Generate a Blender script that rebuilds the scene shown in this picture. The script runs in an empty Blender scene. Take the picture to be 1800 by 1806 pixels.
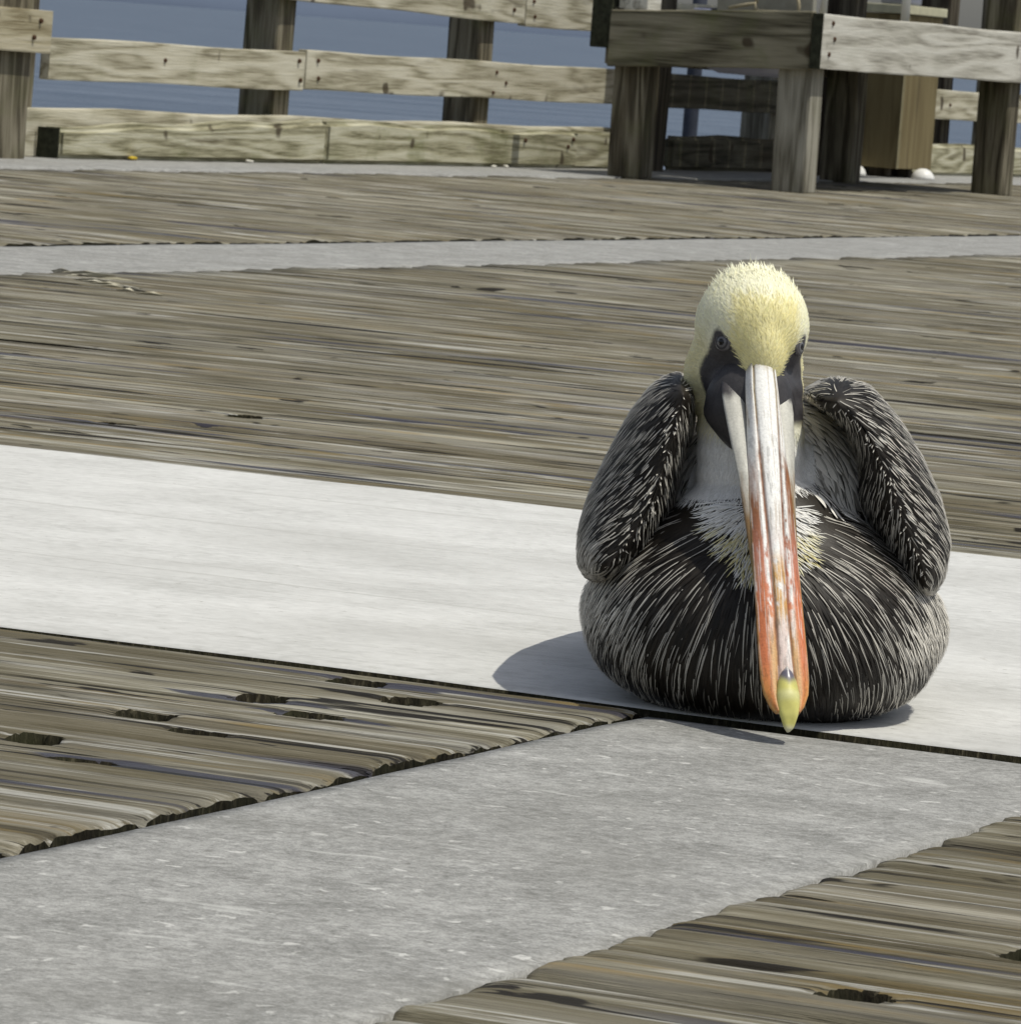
import bpy, bmesh, math, random
import numpy as np
from mathutils import Vector, Matrix
from mathutils.bvhtree import BVHTree

random.seed(4); rng = np.random.default_rng(4)
sc = bpy.context.scene
COL = sc.collection
R = math.radians

# ------------------------------------------------------------------ camera
cam_d = bpy.data.cameras.new('camera'); cam = bpy.data.objects.new('camera', cam_d); COL.objects.link(cam)
PITCH, ROLL, HEYE = R(4.8726), R(4.4), 0.55
cp, sp, cr, sr = math.cos(PITCH), math.sin(PITCH), math.cos(ROLL), math.sin(ROLL)
cam.matrix_world = Matrix(((cr, -sr, 0, 0), (sr*sp, cr*sp, -cp, 0), (sr*cp, cr*cp, sp, HEYE), (0, 0, 0, 1)))
cam_d.sensor_fit = 'HORIZONTAL'; cam_d.sensor_width = 36; cam_d.lens = 200
cam_d.clip_start = 0.1; cam_d.clip_end = 20000
cam_d.dof.use_dof = True; cam_d.dof.focus_distance = 4.65; cam_d.dof.aperture_fstop = 80
sc.camera = cam

# ------------------------------------------------------------------ sky, sun, exposure
SUN_DIR = Vector((0.37, -0.16, 0.905)).normalized()
world = bpy.data.worlds.new('World'); sc.world = world; world.use_nodes = True
wn = world.node_tree
sky = wn.nodes.new('ShaderNodeTexSky'); sky.sky_type = 'NISHITA'; sky.sun_disc = False
sky.sun_elevation = math.asin(SUN_DIR.z); sky.sun_rotation = math.atan2(SUN_DIR.x, SUN_DIR.y)
sky.air_density = 1.0; sky.dust_density = 2.0; sky.ozone_density = 1.0
bg = wn.nodes['Background']; bg.inputs['Strength'].default_value = 0.10
hs = wn.nodes.new('ShaderNodeHueSaturation'); hs.inputs['Saturation'].default_value = .55      # hazy, milky daylight
wn.links.new(sky.outputs[0], hs.inputs['Color']); wn.links.new(hs.outputs[0], bg.inputs['Color'])
sun_d = bpy.data.lights.new('sun', 'SUN'); sun_d.energy = 2.9; sun_d.angle = R(0.53); sun_d.color = (1.0, 0.962, 0.845)
sun = bpy.data.objects.new('sun', sun_d); COL.objects.link(sun)
sun.rotation_euler = SUN_DIR.to_track_quat('Z', 'Y').to_euler()
vs = sc.view_settings
vs.view_transform = 'Standard'; vs.look = 'None'; vs.exposure = 0.0; vs.gamma = 1.0; vs.use_curve_mapping = False

# ------------------------------------------------------------------ helpers
TH = R(67)                                   # the deck frame: u runs along the fence, v across it
EU = np.array([math.cos(TH), math.sin(TH)]); EV = np.array([math.sin(TH), -math.cos(TH)])

def tag(o, label=None, cat=None, group=None, kind=None):
    if label: o['label'] = label
    if cat: o['category'] = cat
    if group: o['group'] = group
    if kind: o['kind'] = kind
    return o

def link(name, me, mat=None, parent=None):
    o = bpy.data.objects.new(name, me); COL.objects.link(o)
    if mat and me and not me.materials: me.materials.append(mat)
    if parent: o.parent = parent
    return o

def empty(name, loc=(0, 0, 0), rz=0.0):
    o = bpy.data.objects.new(name, None); COL.objects.link(o)
    o.location = loc; o.rotation_euler = (0, 0, rz); o.empty_display_size = .1
    return o

def mesh_np(name, V, F, cols=None, smooth=True):
    me = bpy.data.meshes.new(name)
    me.from_pydata([tuple(map(float, p)) for p in V], [], [tuple(map(int, f)) for f in F])
    if smooth: me.polygons.foreach_set('use_smooth', [True]*len(me.polygons))
    if cols is not None:
        a = me.color_attributes.new('Col', 'FLOAT_COLOR', 'POINT')
        c = np.ones((len(V), 4), np.float32); c[:, :3] = cols
        a.data.foreach_set('color', c.ravel())
    me.update(); return me

def bm_mesh(bm, name, smooth=False):
    me = bpy.data.meshes.new(name); bmesh.ops.recalc_face_normals(bm, faces=bm.faces); bm.to_mesh(me); bm.free()
    if smooth: me.polygons.foreach_set('use_smooth', [True]*len(me.polygons))
    return me

def board(x0, x1, y0, y1, z0, z1, bev=.006, cuts=0, warp=0.0, seed=0):
    """a sawn board as a bmesh box with eased, slightly uneven edges"""
    bm = bmesh.new()
    bmesh.ops.create_cube(bm, size=1)
    for v in bm.verts:
        v.co = Vector((x0+(v.co.x+.5)*(x1-x0), y0+(v.co.y+.5)*(y1-y0), z0+(v.co.z+.5)*(z1-z0)))
    if cuts:
        d = [x1-x0, y1-y0, z1-z0]; ax = d.index(max(d))
        es = [e for e in bm.edges if abs((e.verts[0].co-e.verts[1].co)[ax]) > 1e-6]
        bmesh.ops.subdivide_edges(bm, edges=es, cuts=cuts)
    if bev: bmesh.ops.bevel(bm, geom=[e for e in bm.edges if e.is_manifold and e.calc_face_angle(0) > .5], offset=bev, segments=2, affect='EDGES', profile=.6)
    if warp:
        rr = random.Random(seed)
        ph = [rr.uniform(0, 6.28) for _ in range(6)]
        for v in bm.verts:
            t = v.co.x*1.7+v.co.y*1.9+v.co.z*2.3
            v.co += Vector((math.sin(t*2.1+ph[0])*.3, math.sin(t*1.7+ph[1]), math.sin(t*2.6+ph[2])))*warp + Vector((rr.uniform(-1, 1), rr.uniform(-1, 1), rr.uniform(-1, 1)))*warp*.25
    return bm

def tube(path, rad, n=10, closed_caps=True):
    V, F = [], []
    P = [Vector(p) for p in path]
    rads = rad if hasattr(rad, '__len__') else [rad]*len(P)
    for i, p in enumerate(P):
        t = (P[min(i+1, len(P)-1)]-P[max(i-1, 0)]).normalized()
        a = t.orthogonal().normalized() if i == 0 else (a - t*a.dot(t)).normalized()
        b = t.cross(a)
        for k in range(n):
            w = 2*math.pi*k/n
            V.append(p + (a*math.cos(w)+b*math.sin(w))*rads[i])
    for i in range(len(P)-1):
        for k in range(n):
            F.append((i*n+k, i*n+(k+1) % n, (i+1)*n+(k+1) % n, (i+1)*n+k))
    if closed_caps: F += [tuple(range(n))[::-1], tuple(range((len(P)-1)*n, len(P)*n))]
    return V, F

# value noise on numpy arrays
_H = rng.random((512, 512))
def vnoise(x, y):
    xi = np.floor(x).astype(int); yi = np.floor(y).astype(int); fx = x-xi; fy = y-yi
    fx = fx*fx*(3-2*fx); fy = fy*fy*(3-2*fy)
    a = _H[xi % 512, yi % 512]; b = _H[(xi+1) % 512, yi % 512]; c = _H[xi % 512, (yi+1) % 512]; d = _H[(xi+1) % 512, (yi+1) % 512]
    return (a*(1-fx)+b*fx)*(1-fy)+(c*(1-fx)+d*fx)*fy
def fbm(x, y, o=4):
    s = 0; a = .5; t = 0
    for i in range(o):
        s = s+a*vnoise(x+17.3*i, y+9.1*i); t += a; x = x*2.03; y = y*2.03; a *= .5
    return s/t
def sstep(a, b, x):
    t = np.clip((x-a)/(b-a), 0, 1); return t*t*(3-2*t)

# ------------------------------------------------------------------ materials
class NT:
    def __init__(s, name):
        s.m = bpy.data.materials.new(name); s.m.use_nodes = True
        s.t = s.m.node_tree; s.b = s.t.nodes['Principled BSDF']
    def n(s, typ, **kw):
        o = s.t.nodes.new(typ)
        for k, v in kw.items(): setattr(o, k, v)
        return o
    def l(s, a, b): s.t.links.new(a, b)
    def obj_coord(s, scale=(1, 1, 1), rand=True, off=(0, 0, 0)):
        tc = s.n('ShaderNodeTexCoord'); mp = s.n('ShaderNodeMapping'); mp.inputs['Scale'].default_value = scale
        mp.inputs['Location'].default_value = off
        src = tc.outputs['Object']
        if rand:
            oi = s.n('ShaderNodeObjectInfo'); mu = s.n('ShaderNodeVectorMath', operation='MULTIPLY_ADD')
            cb = s.n('ShaderNodeCombineXYZ')
            for i in range(3): s.l(oi.outputs['Random'], cb.inputs[i])
            s.l(cb.outputs[0], mu.inputs[0]); mu.inputs[1].default_value = (37.3, 91.7, 53.1); s.l(src, mu.inputs[2]); src = mu.outputs[0]
        s.l(src, mp.inputs[0]); return mp.outputs[0]
    def noise(s, vec, scale, detail=4, rough=.55, dist=0.0):
        o = s.n('ShaderNodeTexNoise'); o.inputs['Scale'].default_value = scale; o.inputs['Detail'].default_value = detail
        o.inputs['Roughness'].default_value = rough; o.inputs['Distortion'].default_value = dist
        s.l(vec, o.inputs['Vector']); return o.outputs['Fac']
    def ramp(s, fac, stops, interp='LINEAR'):
        o = s.n('ShaderNodeValToRGB'); o.color_ramp.interpolation = interp
        e = o.color_ramp.elements
        while len(e) < len(stops): e.new(.5)
        for i, (p, c) in enumerate(stops):
            e[i].position = p; e[i].color = (c, c, c, 1) if not hasattr(c, '__len__') else (*c, 1)
        s.l(fac, o.inputs[0]); return o.outputs[0]
    def mix(s, fac, a, b, mode='MIX'):
        o = s.n('ShaderNodeMix', data_type='RGBA', blend_type=mode)
        for sock, v in ((o.inputs[0], fac), (o.inputs[6], a), (o.inputs[7], b)):
            if hasattr(v, 'is_output'): s.l(v, sock)
            elif hasattr(v, '__len__'): sock.default_value = (*v, 1)
            else: sock.default_value = v
        return o.outputs[2]
    def math(s, op, a, b=0.0, clamp=False):
        o = s.n('ShaderNodeMath', operation=op, use_clamp=clamp)
        for i, v in enumerate((a, b)):
            if hasattr(v, 'is_output'): s.l(v, o.inputs[i])
            else: o.inputs[i].default_value = v
        return o.outputs[0]
    def bump(s, h, strength=.5, dist=.01, prev=None):
        o = s.n('ShaderNodeBump'); o.inputs['Strength'].default_value = strength; o.inputs['Distance'].default_value = dist
        s.l(h, o.inputs['Height'])
        if prev: s.l(prev, o.inputs['Normal'])
        return o.outputs[0]
    def out(s, color=None, rough=None, normal=None, spec=None):
        if color is not None:
            if hasattr(color, 'is_output'): s.l(color, s.b.inputs['Base Color'])
            else: s.b.inputs['Base Color'].default_value = (*color, 1)
        if rough is not None:
            if hasattr(rough, 'is_output'): s.l(rough, s.b.inputs['Roughness'])
            else: s.b.inputs['Roughness'].default_value = rough
        if normal is not None: s.l(normal, s.b.inputs['Normal'])
        if spec is not None: s.b.inputs['Specular IOR Level'].default_value = spec
        return s.m

def mat_plank():
    s = NT('weathered deck timber')
    fine = s.noise(s.obj_coord((.026, 1, 1)), 140, 8, .74, .06); mid = s.noise(s.obj_coord((.030, 1, 1), off=(3, 1, 7)), 48, 5, .66, .10)
    wide = s.noise(s.obj_coord((.06, 1, 1), off=(9, 4, 2)), 13, 4, .6, .2)
    hair = s.noise(s.obj_coord((.012, 1, 1), off=(14, 2, 5)), 520, 3, .6, .02); fine = s.math('ADD', s.math('MULTIPLY', fine, .74), s.math('MULTIPLY', hair, .26))
    g = s.math('ADD', s.math('MULTIPLY', fine, .36), s.math('ADD', s.math('MULTIPLY', mid, .40), s.math('MULTIPLY', wide, .24)))
    col = s.ramp(g, [(.375, (.022, .017, .010)), (.43, (.085, .073, .046)), (.482, (.180, .162, .112)), (.53, (.275, .255, .192)), (.60, (.52, .50, .43))])
    oi = s.n('ShaderNodeObjectInfo')
    tone = s.ramp(oi.outputs['Random'], [(0, (.80, .77, .72)), (.35, (1.0, .99, .95)), (.7, (.90, .90, .89)), (1, (1.12, 1.12, 1.12))])
    col = s.mix(1.0, col, tone, 'MULTIPLY')
    och = s.ramp(s.noise(s.obj_coord((.07, 1, 1), off=(21, 5, 3)), 32, 3, .6, .5), [(.59, 0), (.68, .70)])
    col = s.mix(och, col, (.27, .19, .065))
    brn = s.ramp(s.noise(s.obj_coord((.22, 1, 1), off=(1, 15, 3)), 6, 3, .6, .6), [(.44, 0), (.62, .65)])
    col = s.mix(brn, col, (.108, .091, .052))
    gry = s.ramp(s.noise(s.obj_coord((.16, 1, 1), off=(11, 5, 13)), 9, 3, .6, .6), [(.52, 0), (.68, .6)])
    col = s.mix(gry, col, s.mix(.5, col, (.40, .395, .37)))
    wet = s.ramp(s.noise(s.obj_coord((.07, 1, 1), off=(31, 2, 8)), 13, 2, .5, .5), [(.64, 0), (.675, .85)])
    col = s.mix(wet, col, (.042, .040, .060))
    slv = s.ramp(s.noise(s.obj_coord((.035, 1, 1), off=(2, 12, 6)), 58, 4, .62, .15), [(.565, 0), (.62, .75)])
    slv = s.math('MULTIPLY', slv, s.ramp(fine, [(.44, .1), (.54, 1)]))
    col = s.mix(slv, col, (.54, .53, .485))
    lens = s.ramp(s.noise(s.obj_coord((.22, 1, 1), off=(8, 3, 2)), 30, 3, .55, .4), [(.325, 1), (.352, 0)])
    col = s.mix(lens, col, (.020, .016, .010))
    sa = s.n('ShaderNodeAttribute', attribute_name='Stain'); stn = s.ramp(sa.outputs['Fac'], [(.36, 0), (.48, .9)])
    col = s.mix(stn, col, (.034, .032, .050))
    crk = s.ramp(s.noise(s.obj_coord((.035, 1, 1), off=(5, 8, 1)), 44, 4, .6, .3), [(.355, 1), (.388, 0)])
    col = s.mix(crk, col, (.016, .013, .009))
    ck2n = s.noise(s.obj_coord((.020, 1, 1), off=(17, 6, 9)), 105, 3, .6, .05)
    ck2 = s.math('MULTIPLY', s.ramp(ck2n, [(.36, 1), (.385, 0)]), s.ramp(s.noise(s.obj_coord((.12, 1, 1), off=(4, 4, 9)), 9, 2, .5), [(.40, .15), (.56, .95)]))
    col = s.mix(ck2, col, (.020, .016, .010)); crk = s.math('MAXIMUM', crk, ck2)
    h = s.math('SUBTRACT', s.math('ADD', s.math('MULTIPLY', fine, .6), s.math('MULTIPLY', mid, .9)), s.math('MULTIPLY', crk, .6))
    rough = s.ramp(s.math('MAXIMUM', wet, stn), [(0, .82), (1, .36)])
    return s.out(col, rough, s.bump(h, .9, .009), .3)

def mat_endgrain():
    s = NT('mossy end grain')
    v = s.obj_coord((1, 1, .25)); n = s.noise(v, 220, 5, .6); w = s.noise(s.obj_coord((1, 1, 1)), 18, 3)
    col = s.ramp(n, [(.32, (.006, .005, .003)), (.55, (.026, .022, .013)), (.72, (.10, .088, .058))])
    col = s.mix(s.ramp(w, [(.4, 0), (.7, .6)]), col, (.030, .032, .014))
    return s.out(col, .9, s.bump(n, .8, .006), .15)

def mat_grey():
    s = NT('grey coated walkway')
    v = s.obj_coord(rand=False)
    a = s.noise(v, 14, 5, .6); b = s.noise(v, 95, 4, .6); c = s.noise(v, 420, 3, .6); d = s.noise(v, 55, 3, .55, .4)
    e = s.noise(s.obj_coord((.35, 1, 1), rand=False), 30, 3, .5, .4)
    g = s.math('ADD', s.math('MULTIPLY', a, .30), s.math('ADD', s.math('MULTIPLY', b, .36), s.math('MULTIPLY', c, .34)))
    col = s.ramp(g, [(.37, (.175, .175, .163)), (.5, (.305, .303, .29)), (.61, (.45, .447, .43))])
    col = s.mix(s.ramp(d, [(.64, 0), (.70, .75)]), col, (.62, .615, .59))
    col = s.mix(s.ramp(e, [(.66, 0), (.72, .55)]), col, (.6, .6, .575))
    col = s.mix(s.ramp(s.noise(v, 70, 4, .6), [(.30, .5), (.36, 0)]), col, (.15, .145, .13))
    col = s.mix(s.ramp(s.noise(s.obj_coord(rand=False, off=(7, 2, 1)), 3.2, 5, .6, .6), [(.46, 0), (.68, .35)]), col, (.20, .196, .178))
    return s.out(col, .85, s.bump(s.math('ADD', s.math('MULTIPLY', b, .7), c), .32, .004), .25)

def mat_white():
    s = NT('worn white deck paint')
    v = s.obj_coord(rand=False)
    a = s.noise(v, 7, 4, .55); b = s.noise(v, 60, 4, .6); st = s.noise(s.obj_coord((.07, 1, 1), rand=False), 130, 4, .6, .3)
    g = s.math('ADD', s.math('MULTIPLY', a, .4), s.math('ADD', s.math('MULTIPLY', b, .42), s.math('MULTIPLY', st, .18)))
    col = s.ramp(g, [(.36, (.50, .498, .475)), (.5, (.625, .622, .60)), (.62, (.70, .697, .675))])
    scr = s.ramp(s.noise(s.obj_coord((.6, 1, 1), rand=False, off=(4, 4, 0)), 100, 3, .55, .5), [(.27, .75), (.33, 0)])
    col = s.mix(scr, col, (.36, .35, .32))
    smd = s.ramp(s.noise(s.obj_coord((.5, 1, 1), rand=False, off=(2, 9, 0)), 2.6, 5, .62, .8), [(.45, 0), (.66, .45)])
    col = s.mix(smd, col, (.40, .395, .37))
    lin = s.ramp(s.noise(s.obj_coord((.015, 1, 1), rand=False, off=(6, 1, 0)), 40, 3, .5, .1), [(.32, .45), (.35, 0)])
    col = s.mix(lin, col, (.40, .395, .365))
    dirt = s.ramp(s.noise(s.obj_coord((.8, 1, 1), rand=False, off=(13, 3, 0)), 22, 4, .7, .4), [(.66, 0), (.74, .5)])
    col = s.mix(dirt, col, (.38, .365, .32))
    chip = s.ramp(s.noise(v, 38, 5, .65, .3), [(.70, 0), (.735, .7)])
    col = s.mix(chip, col, (.45, .44, .40))
    return s.out(col, .7, s.bump(s.math('ADD', s.noise(v, 100, 3, .6), s.math('MULTIPLY', st, .4)), .22, .004), .3)

def mat_rail(name, lo, mid, hi, moss=.25, axis='x', dark=.0, knots=True):
    """sawn softwood with growth-ring arches; grain runs along the given object axis"""
    s = NT(name)
    sc3 = {'x': (.10, 1, 1), 'y': (1, .10, 1), 'z': (1, 1, .10)}[axis]
    fin = {'x': (.03, 1, 1), 'y': (1, .03, 1), 'z': (1, 1, .03)}[axis]
    big = s.noise(s.obj_coord(sc3), 7.5, 2, .45, .35)
    fine = s.noise(s.obj_coord(fin), 200, 5, .6)
    ring = s.math('SINE', s.math('MULTIPLY', big, 42.0))
    ring = s.math('MULTIPLY_ADD', ring, .5) if False else s.math('ADD', s.math('MULTIPLY', ring, .5), .5)
    g = s.math('ADD', s.math('MULTIPLY', ring, .27), s.math('MULTIPLY', fine, .73))
    col = s.ramp(g, [(.28, lo), (.48, mid), (.75, hi)])
    blotch = s.noise(s.obj_coord((1, 1, 1)), 5, 4, .6, .4)
    col = s.mix(s.ramp(blotch, [(.52, 0), (.75, moss)]), col, (.13, .145, .05))
    col = s.mix(s.ramp(s.noise(s.obj_coord(sc3, off=(7, 3, 5)), 16, 4, .6, .5), [(.60, 0), (.74, .75)]), col, (.075, .058, .035))
    if knots:
        kn = s.ramp(s.noise(s.obj_coord((1, 1, 1), off=(2, 8, 4)), 9, 1, .3), [(.73, 0), (.78, .85)])
        col = s.mix(kn, col, (.05, .035, .02))
    return s.out(col, .85, s.bump(s.math('ADD', fine, s.math('MULTIPLY', ring, .15)), .5, .006), .2)

def mat_plain(name, c, rough=.6, var=.15, scale=20, spec=.3, bump=.15):
    s = NT(name)
    n = s.noise(s.obj_coord(), scale, 5, .6)
    col = s.ramp(n, [(.3, tuple(x*(1-var) for x in c)), (.7, tuple(min(1, x*(1+var)) for x in c))])
    return s.out(col, rough, s.bump(n, bump, .004), spec)

def mat_col(name, rough=.6, spec=.25, nscale=300, nvar=.25, bump=.2, bdist=.001, stretch=(1, 1, 1)):
    """pigment stored on the vertices, broken up with fine grain"""
    s = NT(name)
    at = s.n('ShaderNodeAttribute', attribute_name='Col')
    n = s.noise(s.obj_coord(stretch, rand=False), nscale, 4, .6)
    col = s.mix(1.0, at.outputs['Color'], s.ramp(n, [(.25, 1-nvar), (.75, 1+nvar)]), 'MULTIPLY')
    return s.out(col, rough, s.bump(n, bump, bdist), spec)

M_PLANK, M_END, M_GREY, M_WHITE = mat_plank(), mat_endgrain(), mat_grey(), mat_white()
M_RAIL = mat_rail('pale weathered rail', (.22, .198, .13), (.49, .455, .345), (.64, .61, .50))
M_BEAM = mat_rail('mossy toe beam', (.135, .125, .068), (.38, .358, .245), (.57, .55, .43), moss=.5)
M_POST = mat_rail('brown weathered post', (.036, .030, .019), (.115, .100, .069), (.27, .245, .18), moss=.3, axis='z', knots=False)
M_POSTG = mat_rail('grey weathered post', (.11, .1, .075), (.25, .235, .19), (.40, .38, .32), moss=.25, axis='z', knots=False)
M_APRON = mat_rail('bleached apron board', (.30, .285, .24), (.54, .52, .455), (.70, .685, .62), moss=.12)
M_APRD = mat_rail('stained shade-toned apron board', (.055, .048, .030), (.17, .155, .105), (.30, .275, .20), moss=.45, axis='y')  # side apron: stain, plus the shade of its facing put into the tone
M_RAIL_SHADE = mat_rail('shade-toned rail board', (.035, .032, .020), (.085, .078, .055), (.15, .14, .10), moss=.3)  # darker copy of the rail wood, shade behind the table put into its colour
M_DARKEND = mat_plain('wet dark end grain', (.035, .037, .024), .9, .5, 40, .15, .4)
M_RUST = mat_plain('rusty nail', (.07, .035, .018), .8, .3, 60)

# ------------------------------------------------------------------ water
def build_water():
    s = NT('sea water')
    v = s.obj_coord((1, 1, 1), rand=False)
    w1 = s.noise(v, .55, 5, .65); w2 = s.noise(s.obj_coord((.35, 1, 1), rand=False), .16, 4, .6)
    c = s.ramp(w2, [(.38, (.072, .100, .146)), (.62, (.118, .150, .204))])
    h = s.math('ADD', s.math('MULTIPLY', w1, .5), w2)
    m = s.out(c, .42, s.bump(h, 1.0, 1.2), .22)
    bm = bmesh.new()
    bmesh.ops.create_grid(bm, x_segments=4, y_segments=4, size=9000)
    o = link('water', bm_mesh(bm, 'water'), m); o.location = (0, 6000, -2.6); tag(o, kind='structure')
build_water()
def build_shore():
    xs = np.linspace(-1600, 1900, 240); V = []; F = []
    h = 9.0+5.0*fbm(xs*.006+3, xs*0+1, 4)+2.0*fbm(xs*.05, xs*0+7, 3)
    for i, x in enumerate(xs):
        y = 4300+120*math.sin(x*.003)
        V += [(x, y, -2.7), (x, y+6, -2.6+h[i]*.7), (x, y+60, -2.6+h[i]), (x, y+260, -2.7)]
    for i in range(len(xs)-1):
        for k in range(3): F.append((i*4+k, i*4+4+k, i*4+5+k, i*4+1+k))
    o = link('far_shore', mesh_np('far_shore', V, F), mat_plain('hazy far shore', (.112, .140, .196), .95, .05, .01, .0, .0)); tag(o, kind='structure')  # blue distance haze is put into the base colour
build_shore()

# ------------------------------------------------------------------ deck
DECK_RZ = TH - math.pi/2          # local +y of the deck = u (along the fence); local +x = v
deck = None
def build_deck():
    global deck
    # joists under the boards carry the deck
    bm = bmesh.new()
    for x in np.arange(-9.2, 1.9, .62):
        b = bmesh.ops.create_cube(bm, size=1)['verts']
        for v in b: v.co = Vector((x+v.co.x*.09, 15+v.co.y*34, -.19+v.co.z*.24))
    b = bmesh.ops.create_cube(bm, size=1)['verts']
    for v in b: v.co = Vector((-3.7+v.co.x*11.4, 15+v.co.y*34, -.33+v.co.z*.03))
    deck = link('pier_deck', bm_mesh(bm, 'pier_deck'), M_END); deck.rotation_euler = (0, 0, DECK_RZ); tag(deck, kind='structure')
    PW = .186
    holes = {}
    def plank(u0, x0, x1, du, dv, hl=(), zoff=0.0, gap=.006, stains=()):
        w = PW-gap
        nb = max(2, int(w/du)); na = max(2, int((x1-x0)/dv))
        a = np.linspace(x0, x1, na+1); b = np.linspace(0, w, nb+1)
        if du < .007:
            a = np.unique(np.concatenate([a, x0+np.arange(0, .024, .004), x1-np.arange(0, .024, .004)])); na = len(a)-1
        if hl:
            b = np.linspace(0, w, int(w/.0032)+1)
            a = np.unique(np.round(np.concatenate([a]+[np.arange(hx-.045, hx+.045, .0034) for hx, _ in hl]), 4))
            nb, na = len(b)-1, len(a)-1
        Bg, Ag = np.meshgrid(b, a)            # rows along the board
        sd = u0*7.13+x0*3.7
        e0 = (fbm(Ag*9+sd, Bg*0+sd*2, 3)-.5)
        z = (fbm(Bg*95+sd*11, Ag*1.0+sd, 3)-.5)*.0045 + (fbm(Bg*30+sd*5, Ag*.6+sd*3, 2)-.5)*.0065
        crack = fbm(Bg*60+sd*3, Ag*.55+sd*1.7, 2); z -= .0065*sstep(.27, .16, crack)
        ed = np.minimum(Bg, w-Bg)
        z -= .007*np.exp(-ed/.0055)*(1+1.2*e0)
        endd = np.minimum(Ag-x0, x1-Ag); z -= .0030*np.exp(-endd/.005)
        hole = np.full(Ag.shape, 9.0)
        if hl:
            for hx, hb in hl:
                wl_ = random.uniform(.80, 1.05); ro = random.uniform(.0, .0065)
                r = np.hypot((Ag-hx)*wl_, Bg-hb)+(fbm(Ag*60+hx*50, Bg*60+hb*90, 3)-.5)*.008+ro; hole = np.minimum(hole, r)
                z -= .040*sstep(.0232, .0208, r)
                z -= .001*np.exp(-((r-.026)/.005)**2)
        uu = u0+Bg+((fbm(Ag*13+sd, Bg*0+3.3, 3)-.5)*.005)*np.where((Bg < .01) | (Bg > w-.01), 1, .3)
        xx = Ag + (fbm(Bg*70+sd, Ag*0+1.1, 2)-.5)*.006*np.where(endd < .002, 1, 0)
        V = np.stack([xx, uu, z+zoff], -1).reshape(-1, 3)
        nB = nb+1; F = []
        for i in range(na):
            for j in range(nb): F.append((i*nB+j, (i+1)*nB+j, (i+1)*nB+j+1, i*nB+j+1))
        nt = len(F)
        # rim: boundary loop dropped 4 cm
        loop = [j for j in range(nB)] + [i*nB+nb for i in range(1, na+1)] + [na*nB+j for j in range(nb-1, -1, -1)] + [i*nB for i in range(na-1, 0, -1)]
        base = len(V); Vb = V[loop].copy(); Vb[:, 2] = -.045+zoff; V = np.vstack([V, Vb]); n = len(loop); nend = []
        for k in range(n):
            F.append((loop[k], loop[(k+1) % n], base+(k+1) % n, base+k))
        me = mesh_np('plank', V, F)
        me.materials.append(M_PLANK); me.materials.append(M_END)
        mi = np.zeros(len(F), int); mi[nt:] = 1; hv = hole.ravel() < .0228
        if hl: mi[:nt] = np.array([hv[list(f)].any() for f in F[:nt]])
        me.polygons.foreach_set('material_index', mi)
        sm = np.ones(len(F), bool); sm[nt:] = False; me.polygons.foreach_set('use_smooth', sm)
        if stains:
            st = np.zeros(Ag.shape)
            for cx_, cb_, lx_, lb_ in stains: st = np.maximum(st, np.exp(-((Ag-cx_)/lx_)**2-((Bg-cb_+.006*np.sin(Ag*31))/lb_)**2)*(.55+.9*fbm(Ag*14, Bg*60, 3)))
            at = me.attributes.new('Stain', 'FLOAT', 'POINT'); at.data.foreach_set('value', np.concatenate([np.clip(st, 0, 1).ravel(), np.zeros(n)]).astype(np.float32))
        o = link('plank', me, None, deck)
        return o
    W0, W1 = 4.333, 6.080
    # boards left of the near strip: v from the strip's gap to off frame
    u = W0+.004-PW
    k = 0
    while u > 2.2:
        hl = [[(-1.937, .117), (-1.852, .040)], [(-1.943, .126), (-1.868, .066)], [(-1.944, .115), (-1.865, .050)], [(-1.941, .114), (-1.864, .043)]][k] if k < 4 else []
        plank(u, -5.2, -1.700+random.uniform(-.003, .003), .006, .03, hl, zoff=.001+random.uniform(-.002, .001), gap=.006, stains={1: [(-1.95, .120, .085, .017), (-1.86, .062, .085, .014)], 0: [(-1.90, .110, .05, .010)], 3: [(-1.80, .05, .12, .03)]}.get(k, []))
        plank(u+.01, -1.262+random.uniform(-.002, .003), 1.6, .006, .04, [(-1.042, .11)] if k == 5 else ([(-1.083, .08)] if k == 6 else []), zoff=.001+random.uniform(-.002, .002), gap=.006)
        u -= PW; k += 1
    # boards between the white panel and the far grey strip, then beyond it to the fence strip
    u = W1+.006; k = 0
    while u < 19.4:
        far = u > 9
        hl = {1: [(-3.348, .098)], 2: [(-3.353, .111)], 3: [(-3.273, .035)], 4: [(-3.323, .055)]}.get(k, [])
        plank(u, -5.240+random.uniform(-.003, .003), 1.6, .008 if not far else .016, .06 if not far else .14, hl, zoff=random.uniform(-.003, .002), stains={3: [(-3.25, .05, .22, .020)], 5: [(-3.12, .10, .22, .022), (-2.6, .05, .2, .012)], 2: [(-3.35, .10, .18, .014)], 7: [(-2.55, .09, .20, .016)], 11: [(-2.4, .08, .3, .02)]}.get(k, []))
        u += PW; k += 1
    u = 5.3; k = 0
    while u < 29.0:
        plank(u, -8.36+random.uniform(-.03, .03), -5.868+random.uniform(-.008, .008), .02, .2, [], zoff=random.uniform(-.003, .002))
        u += PW; k += 1
    u = 19.4
    while u < 29.0:
        plank(u, -5.24, 1.6, .03, .3, []); u += PW
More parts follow.
